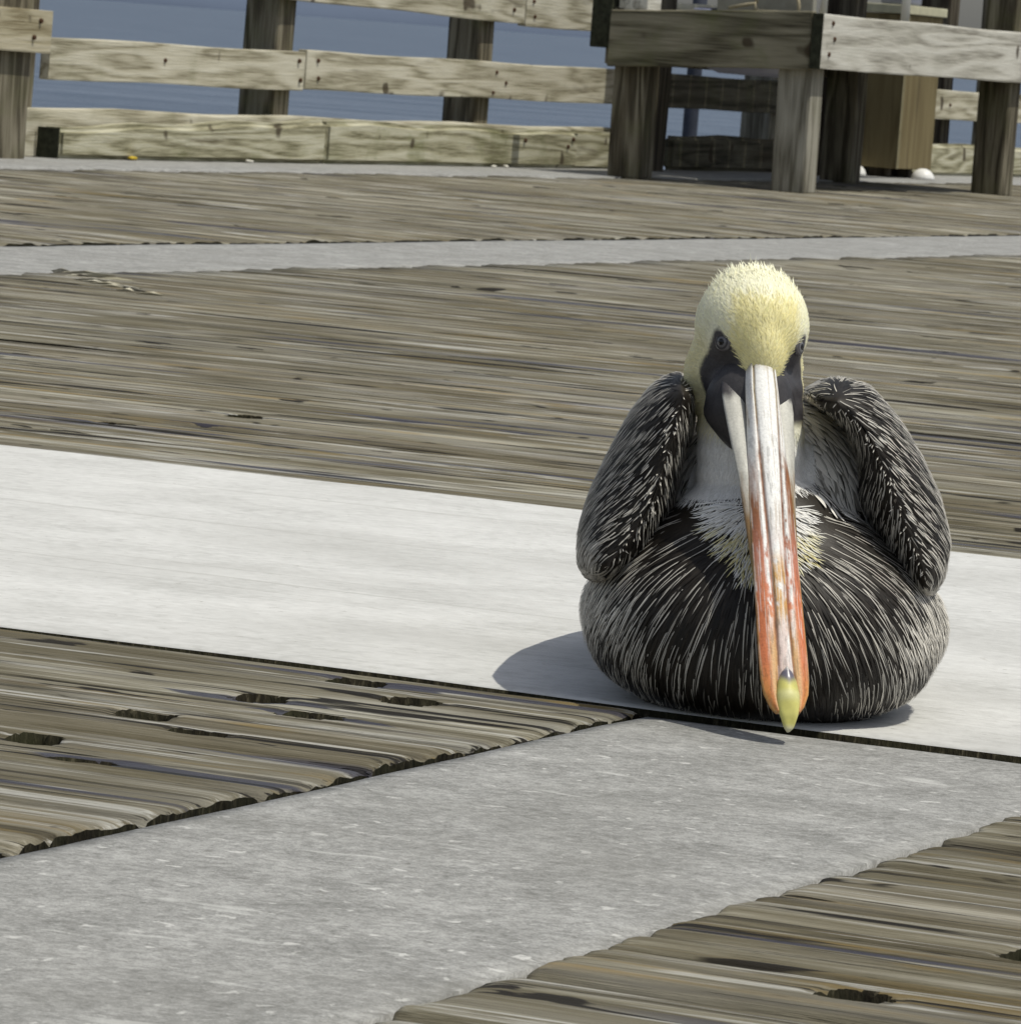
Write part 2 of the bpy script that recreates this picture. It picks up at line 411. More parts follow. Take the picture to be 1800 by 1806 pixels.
    # torn splinters at a broken board end by the far strip
    for i in range(14):
        t = .12+.88*i/13; x = -5.33+.46*t+random.uniform(-.03, .03); uu = 10.05-.50*t+random.uniform(-.04, .04); L = random.uniform(.03, .10); w = random.uniform(.006, .018)
        bm = bmesh.new()
        pts = [(0, 0, 0), (L*.5, w*.6, .008), (L, w*.1, random.uniform(.0, .012)*(1-t)), (L*.5, -w*.6, .006), (0, -w, 0), (.01, 0, -.012), (L*.6, 0, -.004)]
        vs_ = [bm.verts.new((x+p[0], uu+p[1], p[2]*.7-.001+random.uniform(0, .005)*(1-t))) for p in pts]
        bmesh.ops.convex_hull(bm, input=vs_)
        link('splinter', bm_mesh(bm, 'splinter'), M_RAIL if i % 3 else M_POSTG, deck)
build_deck()

def slab(name, x0, x1, y0, y1, z0, z1, mat, wob=.006, step=.02, label=None, seed=1.0, lip=.004, sides=(1, 1, 1, 1), rim=None):
    """a thin sheet with an uneven outline in the deck frame (x = v, y = u)"""
    def edge(n, o): return (fbm(np.arange(n)*step*9+o+seed, np.zeros(n)+o, 2)-.5)*2*wob + (fbm(np.arange(n)*step*70+o, np.zeros(n)+seed, 2)-.5)*wob*.12
    nx = max(4, int((x1-x0)/step)); ny = max(4, int((y1-y0)/step))
    nyc = min(ny, 900); nxc = min(nx, 60)
    X = np.linspace(0, 1, nxc+1); Y = np.linspace(y0, y1, nyc+1)
    el = edge(nyc+1, 3.1)*sides[0]; er = edge(nyc+1, 8.7)*sides[1]; eb = edge(nxc+1, 5.2)*sides[2]; et = edge(nxc+1, 1.9)*sides[3]
    V = np.zeros((nyc+1, nxc+1, 3))
    for i, y in enumerate(Y):
        t = i/nyc
        V[i, :, 0] = x0+el[i]+(x1+er[i]-x0-el[i])*X
        V[i, :, 1] = y+eb*(1-t)**8+et*t**8
    d = np.minimum(np.minimum(V[:, :, 0]-x0, x1-V[:, :, 0]), np.minimum(V[:, :, 1]-y0, y1-V[:, :, 1]))
    V[:, :, 2] = z1 + (fbm(V[:, :, 0]*3, V[:, :, 1]*3, 3)-.5)*lip - .002*np.exp(-np.maximum(d, 0)/.008)
    n1 = nxc+1; F = [(i*n1+j, i*n1+j+1, (i+1)*n1+j+1, (i+1)*n1+j) for i in range(nyc) for j in range(nxc)]
    V = V.reshape(-1, 3)
    loop = list(range(n1)) + [i*n1+nxc for i in range(1, nyc+1)] + [nyc*n1+j for j in range(nxc-1, -1, -1)] + [i*n1 for i in range(nyc-1, 0, -1)]
    b = len(V); Vb = V[loop].copy(); Vb[:, 2] = z0; V = np.vstack([V, Vb]); n = len(loop)
    F += [(loop[k], b+k, b+(k+1) % n, loop[(k+1) % n]) for k in range(n)]
    nt = len(F)-n; me = mesh_np(name, V, F); me.materials.append(mat)
    if rim:
        me.materials.append(rim); mi = np.zeros(len(F), int); mi[nt:] = 1; me.polygons.foreach_set('material_index', mi)
    o = link(name, me); o.rotation_euler = (0, 0, DECK_RZ); tag(o, label, kind='structure'); return o
slab('walkway_strip', -1.688, -1.268, 2.2, 4.303, -.05, -.001, M_GREY, .0038, label='wide grey coated strip in the foreground running up to the pelican', seed=2)
slab('walkway_strip', -5.84, -5.25, 2.0, 29, -.05, -.003, M_GREY, .012, .04, label='grey coated strip crossing the deck behind the pelican', seed=7)
slab('walkway_strip', -8.92, -8.37, 5.0, 29, -.05, .002, M_GREY, .02, .05, label='narrow grey coated strip at the foot of the fence', seed=11)
slab('painted_panel', -5.22, 1.6, 4.333, 6.080, -.04, .001, M_WHITE, .006, label='broad white painted band across the deck under the pelican', seed=5, sides=(1, 1, 1, .25), rim=M_END)

# ------------------------------------------------------------------ fence (deck frame)
def deckpt(v, u, z=0.0):
    p = EU*u+EV*v; return (float(p[0]), float(p[1]), z)

def build_fence():
    F = empty('wooden_fence', deckpt(-8.95, 19.5), TH)      # local x = along the fence, local y = away from the deck
    tag(F, 'weathered wooden rail fence along the edge of the pier', 'fence')
    o = 19.5
    def part(name, bm, mat, parent=F, smooth=False, loc=None):
        ob = link(name, bm_mesh(bm, name, smooth), mat, parent)
        if loc: ob.location = loc
        return ob
    def nails(r, pts):
        for x, y, z in pts:
            bm = bmesh.new(); bmesh.ops.create_cone(bm, cap_ends=True, segments=8, radius1=.009, radius2=.007, depth=.008, matrix=Matrix.Translation((x, y, z)) @ Matrix.Rotation(math.pi/2, 4, 'X'))
            link('nail', bm_mesh(bm, 'nail'), M_RUST, r)
    # y = 0 is the post face; rails sit on the deck side (negative y)
    def rail(u0, u1, z0, z1, mat=M_RAIL, y=-.042, seed=0, lift=0.0):
        bm = board(u0-o, u1-o, y, y+.038, z0, z1, .005, 10, .0025, seed)
        for v in bm.verts: v.co.z += lift*(u1-o-v.co.x)
        r = part('rail', bm, mat)
        return r
    r = rail(16.78, 18.76, .262, .402, seed=3); nails(r, [(17.62-o, -.046, .345), (18.70-o, -.046, .37), (18.72-o, -.046, .30)])
    r = rail(18.768, 22.2, .266, .410, seed=4); nails(r, [(18.86-o, -.046, .375), (18.87-o, -.046, .31), (20.5-o, -.046, .37), (20.48-o, -.046, .29), (20.6-o, -.046, .33)])
    r = rail(22.206, 24.6, .262, .405, M_RAIL_SHADE, seed=5)
    r = rail(24.606, 29, .268, .410, seed=6); nails(r, [(26.0-o, -.046, .34)])
    r = rail(16.72, 20.75, .567, .715, seed=7, lift=.0112); nails(r, [(20.63-o, -.046, .62)])
    r = rail(20.756, 22.4, .560, .71, seed=8); nails(r, [(20.82-o, -.046, .66), (20.84-o, -.046, .60)])
    rail(22.406, 25.8, .562, .71, seed=9); rail(25.806, 29, .565, .712, seed=10)
    # neighbouring section that ends at the left, a little nearer the deck
    r = part('rail', board(11.2-o, 16.46-o, -.215, -.177, .352, .492, .005, 8, .003, 12), mat_rail('yellow grained rail', (.20, .165, .09), (.43, .385, .265), (.55, .505, .385), moss=.12))
    nails(r, [(16.37-o, -.219, .455), (16.33-o, -.219, .40)])
    for (u, w, h, m) in ((16.60, .16, 1.05, M_POST), (18.60, .14, 1.05, M_POST), (20.41, .14, 1.05, M_POST), (22.3, .14, 1.05, M_POST), (23.68, .14, 1.05, M_POSTG), (26.9, .14, 1.05, M_POST)):
        part('post', board(u-o, u-o+w, .0, w, -.5, h, .01, 6, .003, int(u*10)), m)
    part('post', board(15.95-o, 16.40-o, -.175, -.03, -.02, 1.05, .01, 6, .003, 77), M_POST)
    # toe beams lying on the deck edge
    b = part('toe_beam', board(16.60-o, 22.0-o, -.045, .0, .0, .166, .008, 14, .004, 21), M_RAIL)
    def wedge(u0, u1, zl, zr, y0, y1, seed):
        bm = board(u0-o, u1-o, y0, y1, .0, 1.0, .0, 12, 0, seed)
        for v in bm.verts:
            t = (v.co.x-(u0-o))/(u1-u0)
            v.co.z = v.co.z*(zl+(zr-zl)*t+.006*math.sin(t*17+seed)) + .001
            v.co.y += .004*math.sin(t*23+seed*2)
        bmesh.ops.bevel(bm, geom=[e for e in bm.edges if e.is_manifold and e.calc_face_angle(0) > .6], offset=.017, segments=3, affect='EDGES')
        return bm
    b1 = part('toe_beam', wedge(16.72, 18.785, .105, .158, -.135, -.050, 3), M_BEAM)
    b2 = part('toe_beam', wedge(18.825, 21.22, .160, .150, -.120, -.050, 5), M_BEAM)
    nails(b2, [(20.66-o, -.124, .11), (21.1-o, -.124, .09), (21.15-o, -.124, .12)])
    b3 = part('toe_beam', wedge(21.226, 22.2, .150, .146, -.098, -.050, 8), M_BEAM)
    part('toe_beam', wedge(22.3, 24.9, .15, .152, -.098, -.050, 10), M_RAIL_SHADE)
    part('toe_beam', wedge(24.906, 29, .15, .152, -.098, -.050, 9), M_BEAM)
    # dark sawn ends of the two stacked beams
    part('beam_end', board(16.588-o, 16.596-o, -.047, .0, .002, .168, .001), M_DARKEND)
    part('beam_end', board(16.708-o, 16.716-o, -.132, -.052, .002, .104, .001), M_DARKEND)
build_fence()

# ------------------------------------------------------------------ fish cleaning table (deck frame, corner leg at local origin)
def build_table():
    # nearest corner of the corner leg is at (1.05, 21.85)
    T = empty('cleaning_table', (1.03, 21.9, 0), TH)
    tag(T, 'weathered timber table with pale front apron and stained side apron toned darker for shade', 'table')
    def part(name, bm, mat, smooth=False, label=None):
        o = link(name, bm_mesh(bm, name, smooth), mat, T)
        if label: o['label'] = label
        return o
    # local x along the fence (receding right), local y across towards the sea (left and away... )
    part('leg', board(0, .14, 0, .14, -.004, .60, .012, 6, .003, 1), M_POSTG)
    part('leg', board(2.42, 2.57, 0, .14, -.004, 1.6, .012, 8, .003, 2), M_POST)
    part('leg', board(0.02, .16, .692, .832, -.004, .58, .012, 6, .003, 3), M_POST)
    part('leg', board(2.42, 2.56, .692, .832, -.004, .60, .012, 4, .003, 4), M_POST)
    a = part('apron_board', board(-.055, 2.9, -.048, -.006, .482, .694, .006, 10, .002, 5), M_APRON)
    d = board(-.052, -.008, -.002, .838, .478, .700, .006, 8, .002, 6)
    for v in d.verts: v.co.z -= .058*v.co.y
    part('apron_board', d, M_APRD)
    part('board_end', board(-.060, -.0575, -.049, -.004, .481, .695, .001), M_DARKEND)
    bk = board(.0, 2.6, .834, .87, .44, .66, .005, 6, .002, 7)
    part('apron_board', bk, M_POST)
    for i in range(4):
        y0 = .0+i*.208
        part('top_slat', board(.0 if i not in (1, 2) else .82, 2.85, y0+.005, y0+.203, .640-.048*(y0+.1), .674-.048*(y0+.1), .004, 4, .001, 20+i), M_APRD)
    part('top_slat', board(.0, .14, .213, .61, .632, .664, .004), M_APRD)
    part('end_block', board(-.02, .05, .842, .93, .50, .80, .006), M_DARKEND)
    for (x, y, z) in ((.05, -.05, .66), (.08, -.05, .60), (.03, -.05, .54)):
        bm = bmesh.new(); bmesh.ops.create_cone(bm, cap_ends=True, segments=8, radius1=.011, radius2=.008, depth=.008, matrix=Matrix.Translation((x, y, z)) @ Matrix.Rotation(math.pi/2, 4, 'X'))
        link('nail', bm_mesh(bm, 'nail'), M_RUST, T)
    return T
table = build_table()
TW = Matrix.Translation((1.03, 21.9, 0)) @ Matrix.Rotation(TH, 4, 'Z')
def tpt(x, y, z): return TW @ Vector((x, y, z))

def build_table_things():
    M_PLAS = mat_plain('pale lavender plastic', (.42, .44, .60), .4, .06, 8, .4, .03)
    M_DKR = mat_plain('dark rubber rim', (.03, .03, .045), .6, .2, 12)
    # basin sunk through the table top
    def basin():
        prof = [(.0, .455), (.12, .457), (.165, .475), (.195, .56), (.205, .690), (.222, .694), (.222, .704), (.190, .704), (.18, .56), (.15, .485), (0, .47)]
        n = 32; V = []; Fq = []
        for r, z in prof:
            for k in range(n):
                w = 2*math.pi*k/n; V.append((math.copysign(abs(math.cos(w))**.6, math.cos(w))*r*1.45, math.copysign(abs(math.sin(w))**.6, math.sin(w))*r*.92, z))
        for i in range(len(prof)-1):
            for k in range(n): Fq.append((i*n+k, i*n+(k+1) % n, (i+1)*n+(k+1) % n, (i+1)*n+k))
        o = link('basin', mesh_np('basin', V, Fq), M_PLAS); o.location = tpt(.46, .42, -.022); o.rotation_euler = (0, 0, TH)
        V2, F2 = tube([(math.cos(w)*.33, math.sin(w)*.215, .700) for w in np.linspace(0, 2*math.pi, 33)], .009, 8, False)
        link('rim', mesh_np('rim', V2, F2), M_DKR, o)
        tag(o, 'pale lavender plastic basin sunk into the table top', 'basin')
    basin()
    o = link('timber_block', bm_mesh(board(-.07, .07, -.05, .05, 0, .20, .006, 2, .001, 3), 'timber_block'), M_APRON); o.location = tpt(.06, .75, .633); o.rotation_euler = (0, 0, TH)
    tag(o, 'short pale timber block standing on the left end of the table', 'block')
    o = link('cutting_board', bm_mesh(board(-.02, .02, -.2, .2, 0, .26, .008, 2, .001, 5), 'cutting_board'), mat_plain('grey board', (.30, .29, .24), .8, .2, 14)); o.location = tpt(.13, .26, .664); o.rotation_euler = (0, R(-4), TH)
    tag(o, 'grey upright board behind the rope loop on the table', 'board')
    pts = [(0, .09*math.cos(w), .035+.075*math.sin(w)) for w in np.linspace(.0, 2*math.pi, 25)] + [(0, .12, .03), (0, .2, .012)]
    V, Fq = tube([(p[0]+.004*math.sin(i), p[1], max(p[2], .008)+.02) for i, p in enumerate(pts)], .007, 8)
    o = link('rope', mesh_np('rope', V, Fq), mat_plain('tan rope', (.38, .33, .22), .9, .25, 120)); o.location = tpt(.06, .19, .66); o.rotation_euler = (0, 0, TH)
    tag(o, 'loop of tan rope on the dark end of the table', 'rope')
build_table_things()

# ------------------------------------------------------------------ posts, pipes, cabinet beyond the table
def standing(name, x, y, bm, mat, label, cat, group=None, rz=TH):
    o = link(name, bm_mesh(bm, name), mat); o.location = (x, y, 0); o.rotation_euler = (0, 0, rz); tag(o, label, cat, group); return o
M_DKPOST = mat_rail('shade-toned dark timber', (.018, .013, .009), (.05, .04, .028), (.13, .115, .085), moss=.1, axis='z', knots=False)  # shade under the roof is put into this dark post colour
standing('timber_post', 1.94, 27.6, board(0, .14, 0, .16, -.3, 2.2, .012, 8, .003, 2), M_DKPOST, 'dark timber post standing behind the plywood cabinet', 'post')
def build_shelter():
    S = empty('shelter', (1.35, 25.05, 0), TH)
    tag(S, 'open shelter on dark timber posts behind the table, roof added out of view to shade the fence', 'shelter')
    link('post', bm_mesh(board(0, .14, 0, .16, -.3, 2.2, .012, 8, .003, 1), 'post'), M_DKPOST, S)
    link('post', bm_mesh(board(-1.72, -1.58, .22, .36, -.3, 2.2, .012, 8, .003, 2), 'post'), M_DKPOST, S)
    for i in range(14):  # roof and its beams are out of view, added to shade the fence
        link('added_roof_board', bm_mesh(board(-1.95+i*.19, -1.765+i*.19, -.95, .50, 2.21, 2.25, .004, 0), 'added_roof_board'), M_POSTG, S)
    for y in (-.8, .1, .3): link('beam', bm_mesh(board(-1.9, .66, y, y+.07, 2.10, 2.205, .004), 'beam'), M_POSTG, S)
build_shelter()
M_PVC = mat_plain('white pipe', (.72, .72, .70), .45, .05, 10, .4, .02)
def pipe(p, r, label):
    V, F = tube([(0, 0, 0), (0, 0, .3), (0, 0, .7), (0, 0, 1.0)], r, 16)
    o = link('white_pipe', mesh_np('white_pipe', V, F), M_PVC); o.location = p
    V, F = tube([(0, 0, .30), (0, 0, .37)], r*1.22, 16); link('collar', mesh_np('collar', V, F), M_PVC, o)
    tag(o, label, 'pipe', 'white pipes standing on the table'); return o
pipe(tpt(.383, .12, .668), .016, 'slim white pipe standing on the table near its front corner')
pipe(tpt(1.18, .06, .672), .018, 'white pipe standing on the table in front of the cabinet')
def build_cabinet():
    Cb = empty('plywood_cabinet', (1.63, 25.85, 0), TH)
    tag(Cb, 'tan plywood cabinet on white domed feet behind the table', 'cabinet')
    M1 = mat_rail('tan plywood', (.135, .105, .052), (.18, .145, .073), (.215, .175, .092), moss=.0, axis='z', knots=False)
    M2 = mat_plain('pale cabinet top', (.52, .50, .36), .7, .15, 14)
    def part(name, bm, mat): return link(name, bm_mesh(bm, name), mat, Cb)
    part('side_panel', board(0, .46, 0, .016, .045, .745, .002), M1)
    part('end_panel', board(-.0165, -.0005, .0, .215, .045, .745, .002), M1)
    part('side_panel', board(0, .46, .2, .216, .045, .745, .002), M1)
    part('end_panel', board(.4605, .4765, .0, .215, .045, .745, .002), M1)
    part('base_panel', board(.002, .458, .018, .198, .05, .07, .002), M1)
    part('lid', board(-.03, .49, -.015, .23, .748, .788, .004), M2)
    part('corner_trim', board(-.020, .012, -.006, -.0005, .045, .744, .001), mat_plain('pale trim', (.20, .175, .10), .8, .12, 40))
    MW = mat_plain('white cap', (.85, .85, .83), .4, .03, 9, .4, .02)
    for (x, y) in ((-.07, .175), (.20, -.060)):
        bm = bmesh.new(); bmesh.ops.create_uvsphere(bm, u_segments=28, v_segments=14, radius=1)
        for v in bm.verts: v.co = Vector((x+v.co.x*.054, y+v.co.y*.054, max(0, v.co.z)*.050+.003))
        link('foot_cap', bm_mesh(bm, 'foot_cap', True), MW, Cb)
    part('caster', board(.05, .11, .06, .15, .003, .049, .006), M_DKPOST); part('caster', board(.34, .40, .06, .15, .003, .049, .006), M_DKPOST)
    o = link('crate', bm_mesh(board(-.09, .09, -.07, .07, 0, .2, .012), 'crate'), mat_plain('blue grey plastic', (.19, .20, .25), .5, .15, 16)); o.location = (1.60, 26.0, .789); o.rotation_euler = (0, 0, TH)
    tag(o, 'blue grey plastic crate on the cabinet top', 'crate')
build_cabinet()
V, F = tube([(0, 0, -3.2), (0, 0, -1), (0, 0, .4), (0, 0, 1.6)], [.05, .05, .048, .045], 14)
pole = link('water_pole', mesh_np('water_pole', V, F), mat_plain('dark blue grey pole', (.035, .04, .055), .7, .3, 12)); pole.location = (.96, 36.5, 0)
tag(pole, 'dark slim pole standing in the water beyond the table', 'pole')

# ------------------------------------------------------------------ litter by the fence foot
def litter(name, v, u, s, mat, label, cat, group=None, z=.004):
    bm = bmesh.new(); bmesh.ops.create_icosphere(bm, subdivisions=2, radius=s)
    for w in bm.verts:
        w.co.z *= .45; w.co.x *= 1.6; w.co += w.co*.25*math.sin(w.co.x*300+w.co.y*170)
    o = link(name, bm_mesh(bm, name, True), mat); o.location = deckpt(v, u, z+s*.4); o.rotation_euler = (0, 0, u*5); tag(o, label, cat, group)
M_SHELL = mat_plain('white shell', (.75, .73, .64), .6, .1, 60); M_LEAF = mat_plain('yellow leaf', (.50, .36, .03), .6, .2, 60)
litter('fallen_leaf', -8.80, 17.22, .016, M_LEAF, 'small yellow leaf at the foot of the toe beam', 'leaf')
for u, s in ((18.12, .011), (20.30, .009), (20.42, .011)):
    litter('shell_scrap', -8.80, u, s, M_SHELL, {18.12: 'white shell scrap lying left of the split in the toe beam', 20.30: 'smaller of two white shell scraps near the right end of the toe beam', 20.42: 'larger of two white shell scraps near the right end of the toe beam'}[u], 'shell', 'white scraps along the toe beam')

# ================================================================== PELICAN (built in centimetres: x right, y back, z up)
PEL = empty('pelican', (.217, 4.61, .001))
tag(PEL, 'brown pelican with pale yellow head and long orange bill resting on the deck', 'bird')
YAW = R(14.6)
HF = np.array([math.sin(YAW), -math.cos(YAW), 0.0]); HR = np.array([math.cos(YAW), math.sin(YAW), 0.0]); HC = np.array([-3.0, 8.6, 31.0])
def head(a, b, z): return HC + HR*a + HF*b + np.array([0, 0, z])

def build_body():
    bm = bmesh.new()
    def ell(c, r, rz=0.0, rx=0.0):
        mt = Matrix.Translation(Vector(c)) @ Matrix.Rotation(rz, 4, 'Z') @ Matrix.Rotation(rx, 4, 'X') @ Matrix.Diagonal((*r, 1))
        bmesh.ops.create_uvsphere(bm, u_segments=40, v_segments=24, radius=1, matrix=mt)
    def egg(c, r, up, dn, qu, qd):
        g = bmesh.ops.create_uvsphere(bm, u_segments=64, v_segments=40, radius=1)['verts']
        for v in g:
            q = qu if v.co.z > 0 else qd
            h = max(1e-6, math.hypot(v.co.x, v.co.y)); z = abs(v.co.z)
            k = (h**q+z**q)**(-1/q)
            v.co = Vector((c[0]+v.co.x*k*r[0], c[1]+v.co.y*k*r[1], c[2]+v.co.z*k*(up if v.co.z > 0 else dn)))
    egg((.1, 12.4, 6.6), (14.7, 16.8), 10.6, 7.4, 2.15, 2.75); ell((-.4, 8.6, 10.6), (11.4, 9.6, 7.8))
    ell((0, 19, 15.5), (10.2, 13, 9.8)); ell((0, 37, 10), (11, 20, 8.5)); ell((-1.0, 8, 14.5), (7.5, 7, 5.5))
    ell((-10.4, 17, 6.6), (4.5, 11, 4.6)); ell((11.0, 17, 6.8), (4.7, 11, 4.8))
    for t in np.linspace(0, 1, 9):
        p = np.array([-1.9, 7.4, 14.0])*(1-t)+np.array([-2.6, 10.2, 28.5])*t
        r = 4.25+.25*math.sin(t*3)
        ell(p, (r, r, 3.0))
    # head: rounded crown, wide cheeks behind, wedge towards the bill
    ell(head(0, .2, .8), (4.75, 4.7, 4.9), YAW); ell(head(0, -.8, -2.2), (4.75, 4.2, 4.6), YAW); ell(head(0, -2.4, -3.5), (4.7, 3.6, 5.0), YAW)
    ell(head(0, 2.0, -1.2), (2.5, 3.5, 4.3), YAW); ell(head(0, 1.6, -4.3), (3.7, 3.2, 2.8), YAW); ell(head(0, 1.3, .9), (3.4, 3.3, 3.1), YAW)
    me = bpy.data.meshes.new('tmp'); bm.to_mesh(me); bm.free()
    ob = link('tmp', me)
    m1 = ob.modifiers.new('r', 'REMESH'); m1.mode = 'VOXEL'; m1.voxel_size = .30; m1.use_smooth_shade = True
    m2 = ob.modifiers.new('s', 'SMOOTH'); m2.factor = .5; m2.iterations = 12
    dg = bpy.context.evaluated_depsgraph_get(); dg.update()
    res = bpy.data.meshes.new_from_object(ob.evaluated_get(dg)); bpy.data.objects.remove(ob)
    V = np.empty(len(res.vertices)*3, np.float32); res.vertices.foreach_get('co', V); V = V.reshape(-1, 3).astype(float)
    V[:, 2] = np.where(V[:, 2] < .3, .05+(V[:, 2]+2)*.02, V[:, 2])
    res.vertices.foreach_set('co', V.ravel().astype(np.float32)); res.update()
    return res, V

def head_coords(P):
    d = P-HC; a = d@HR; b = d@HF; return a, b, d[:, 2]+HC[2]-30.5     # z measured from the eye line

def face_mask(P):
    a, b, z = head_coords(P)
    phi = np.degrees(np.arctan2(np.abs(a), b))
    inner = np.interp(z, [-6, -3.2, -2.4, -1.2, 0, .9, 1.3], [0, 3, 14, 24, 34, 43, 49])
    outer = np.interp(z, [-7, -4.5, -2.6, -1.4, -.7, 0, .9, 1.3], [82, 86, 85, 77, 69, 63, 58, 52])
    m = sstep(0, 5, phi-inner)*sstep(0, 5, outer-phi)*sstep(1.35, 1.0, z)*sstep(-7.0, -6.0, z)
    return m*(b > -3)

body_me, BV = build_body()
body_me.calc_loop_triangles()
BT = np.empty(len(body_me.loop_triangles)*3, np.int32); body_me.loop_triangles.foreach_get('vertices', BT); BT = BT.reshape(-1, 3)
BVH = BVHTree.FromPolygons([tuple(p) for p in BV], [tuple(t) for t in BT.tolist()])

DARK = np.array([.015, .0118, .0085]); SILV = np.array([.68, .645, .575]); PALE = np.array([.46, .435, .39])
def head_colour(P, jit):
    a, b, z = head_coords(P)
    n = len(P)
    cream = np.array([.96, .935, .70]); yellow = np.array([.93, .85, .45]); side = np.array([.80, .72, .38])
    c = np.tile(cream, (n, 1))
    fore = sstep(2.2, 3.6, b)*sstep(4.6, 3.2, z)*sstep(3.4, 2.2, np.abs(a))
    c = c*(1-fore[:, None])+yellow*fore[:, None]
    lo = sstep(2.0, -1.5, z)*sstep(2.8, 1.0, b)
    c = c*(1-.75*lo[:, None])+side*(.75*lo[:, None])
    neck = sstep(-6.0, -8.5, z)
    c = c*(1-neck[:, None])+np.array([.92, .91, .88])*neck[:, None]
    return c*(1+jit[:, None])

def neck_zone(P):
    """1 on head and neck, 0 on the body"""
    ax = np.array([-1.9, 7.4]); zz = P[:, 2]
    cx = np.interp(zz, [14, 28], [-1.9, -2.6]); cy = np.interp(zz, [14, 28], [7.4, 10.2])
    d = np.hypot(P[:, 0]-cx, P[:, 1]-cy)
    return ((zz > 24.8) & (P[:, 1] < 17) & (d < 7.5)) | ((zz > 14.9) & (d < 5.4) & (P[:, 1] < 11.5))

# pigment of the skin and the under-plumage
nz = neck_zone(BV); fm = face_mask(BV)
bc = np.tile(DARK*1.4, (len(BV), 1)); bc[(BV[:, 2] > 16.5) & (BV[:, 1] > 8)] = PALE*.8; bc[nz] = head_colour(BV[nz], np.zeros(nz.sum()))*.92
sk = np.array([.060, .056, .060])[None]*(1+.6*(fbm(BV[:, 0]*1.7, BV[:, 2]*1.7+BV[:, 1], 3)-.5)[:, None])
bc = bc*(1-fm[:, None])+sk*fm[:, None]
a_ = body_me.color_attributes.new('Col', 'FLOAT_COLOR', 'POINT'); c4 = np.ones((len(BV), 4), np.float32); c4[:, :3] = bc; a_.data.foreach_set('color', c4.ravel())
body_me.vertices.foreach_set('co', (BV*.01).ravel().astype(np.float32)); body_me.update()
M_SKIN = mat_col('pelican skin', .5, .35, 420, .22, .3, .0008)
body_me.materials.clear()
body = link('body', body_me, M_SKIN, PEL)
M_FEATH = mat_col('pelican feathers', .55, .3, 1500, .18, .1, .0004)
M_DOWN = mat_col('pelican head down', .75, .15, 1500, .10, .1, .0004)

def scatter(V, T, n, rad):
    """area-weighted samples thinned to a minimum spacing; rad(P) gives the spacing"""
    A, B, Cc = V[T[:, 0]], V[T[:, 1]], V[T[:, 2]]
    N = np.cross(B-A, Cc-A); ar = np.linalg.norm(N, axis=1); N = N/np.maximum(ar, 1e-9)[:, None]
    idx = rng.choice(len(T), n, p=ar/ar.sum())
    r1 = np.sqrt(rng.random(n)); r2 = rng.random(n)
    w = np.stack([1-r1, r1*(1-r2), r1*r2], 1)
    P = A[idx]*w[:, :1]+B[idx]*w[:, 1:2]+Cc[idx]*w[:, 2:]
    r = rad(P); grid = {}; keep = []
    cs = float(r.max()) if n else 1
    Pl = P.tolist(); rl = r.tolist()
    for i in range(n):
        if rl[i] <= 0: continue
        x, y, z = Pl[i]; k = (int(x//cs), int(y//cs), int(z//cs)); ok = True; q = rl[i]**2
        for dx in (-1, 0, 1):
            for dy in (-1, 0, 1):
                for dz in (-1, 0, 1):
                    for (X, Y, Z) in grid.get((k[0]+dx, k[1]+dy, k[2]+dz), ()):
                        if (X-x)**2+(Y-y)**2+(Z-z)**2 < q: ok = False; break
                    if not ok: break
                if not ok: break
            if not ok: break
        if ok:
            grid.setdefault(k, []).append((x, y, z)); keep.append(i)
    keep = np.array(keep, int)
    return P[keep], N[idx[keep]], idx[keep], w[keep]

ROWS = np.array([0, .22, .45, .68, .87, 1.0]); WID = np.array([.45, .85, 1.0, .88, .52, .06]); US = np.array([-1, -.34, 0, .34, 1.0])
def grow(bvh, P, N, D, L, W, lift, colf, spread=.12, US=US, ROWS=ROWS, WID=WID, bendk=.10):
    """feather blades hugging the surface: colf(v,u,i) -> rgb arrays"""
    n = len(P); nr, nu = len(ROWS), len(US)
    Vv = np.zeros((n, nr, nu, 3)); 
    for i in range(n):
        p = Vector(P[i]); nn = Vector(N[i]); d = Vector(D[i]); d = d-nn*d.dot(nn)
        if d.length < 1e-5: d = nn.orthogonal()
        d.normalize(); d = (d + nn.cross(d)*random.gauss(0, spread)).normalized()
        Li, Wi = L[i], W[i]; prev = 0
        bend = random.gauss(0, bendk)
        for k in range(nr):
            if k:
                st = (ROWS[k]-ROWS[k-1])*Li
                q = p+d*st; hit = bvh.find_nearest(q)
                if hit[0] is not None:
                    tail = (q-hit[0]).length
                    n2 = hit[1]; 
                    if n2.dot(nn) > -.2 and tail < st*1.2:
                        p = hit[0]; nn = n2
                    else: p = q
                else: p = q
                d = d-nn*d.dot(nn); d = d+nn.cross(d)*bend*.4
                d.normalize()
            sd = nn.cross(d); h = lift[i]*(ROWS[k]**1.3)-.05*(1-ROWS[k])
            c = p+nn*h
            for j in range(nu):
                u = US[j]; Vv[i, k, j] = c+sd*(u*Wi*WID[k])+nn*(Wi*.25*(1-abs(u)**1.5)*WID[k])
    F = []
    base = np.arange(n)*nr*nu
    q = np.array([(k*nu+j, (k+1)*nu+j, (k+1)*nu+j+1, k*nu+j+1) for k in range(nr-1) for j in range(nu-1)])
    F = (base[:, None, None]+q[None]).reshape(-1, 4)
    vv = np.broadcast_to(ROWS[None, :, None], (n, nr, nu)); uu = np.broadcast_to(US[None, None, :], (n, nr, nu))
    ii = np.broadcast_to(np.arange(n)[:, None, None], (n, nr, nu))
    C = colf(vv, uu, ii)
    return Vv.reshape(-1, 3), F, C.reshape(-1, 3)

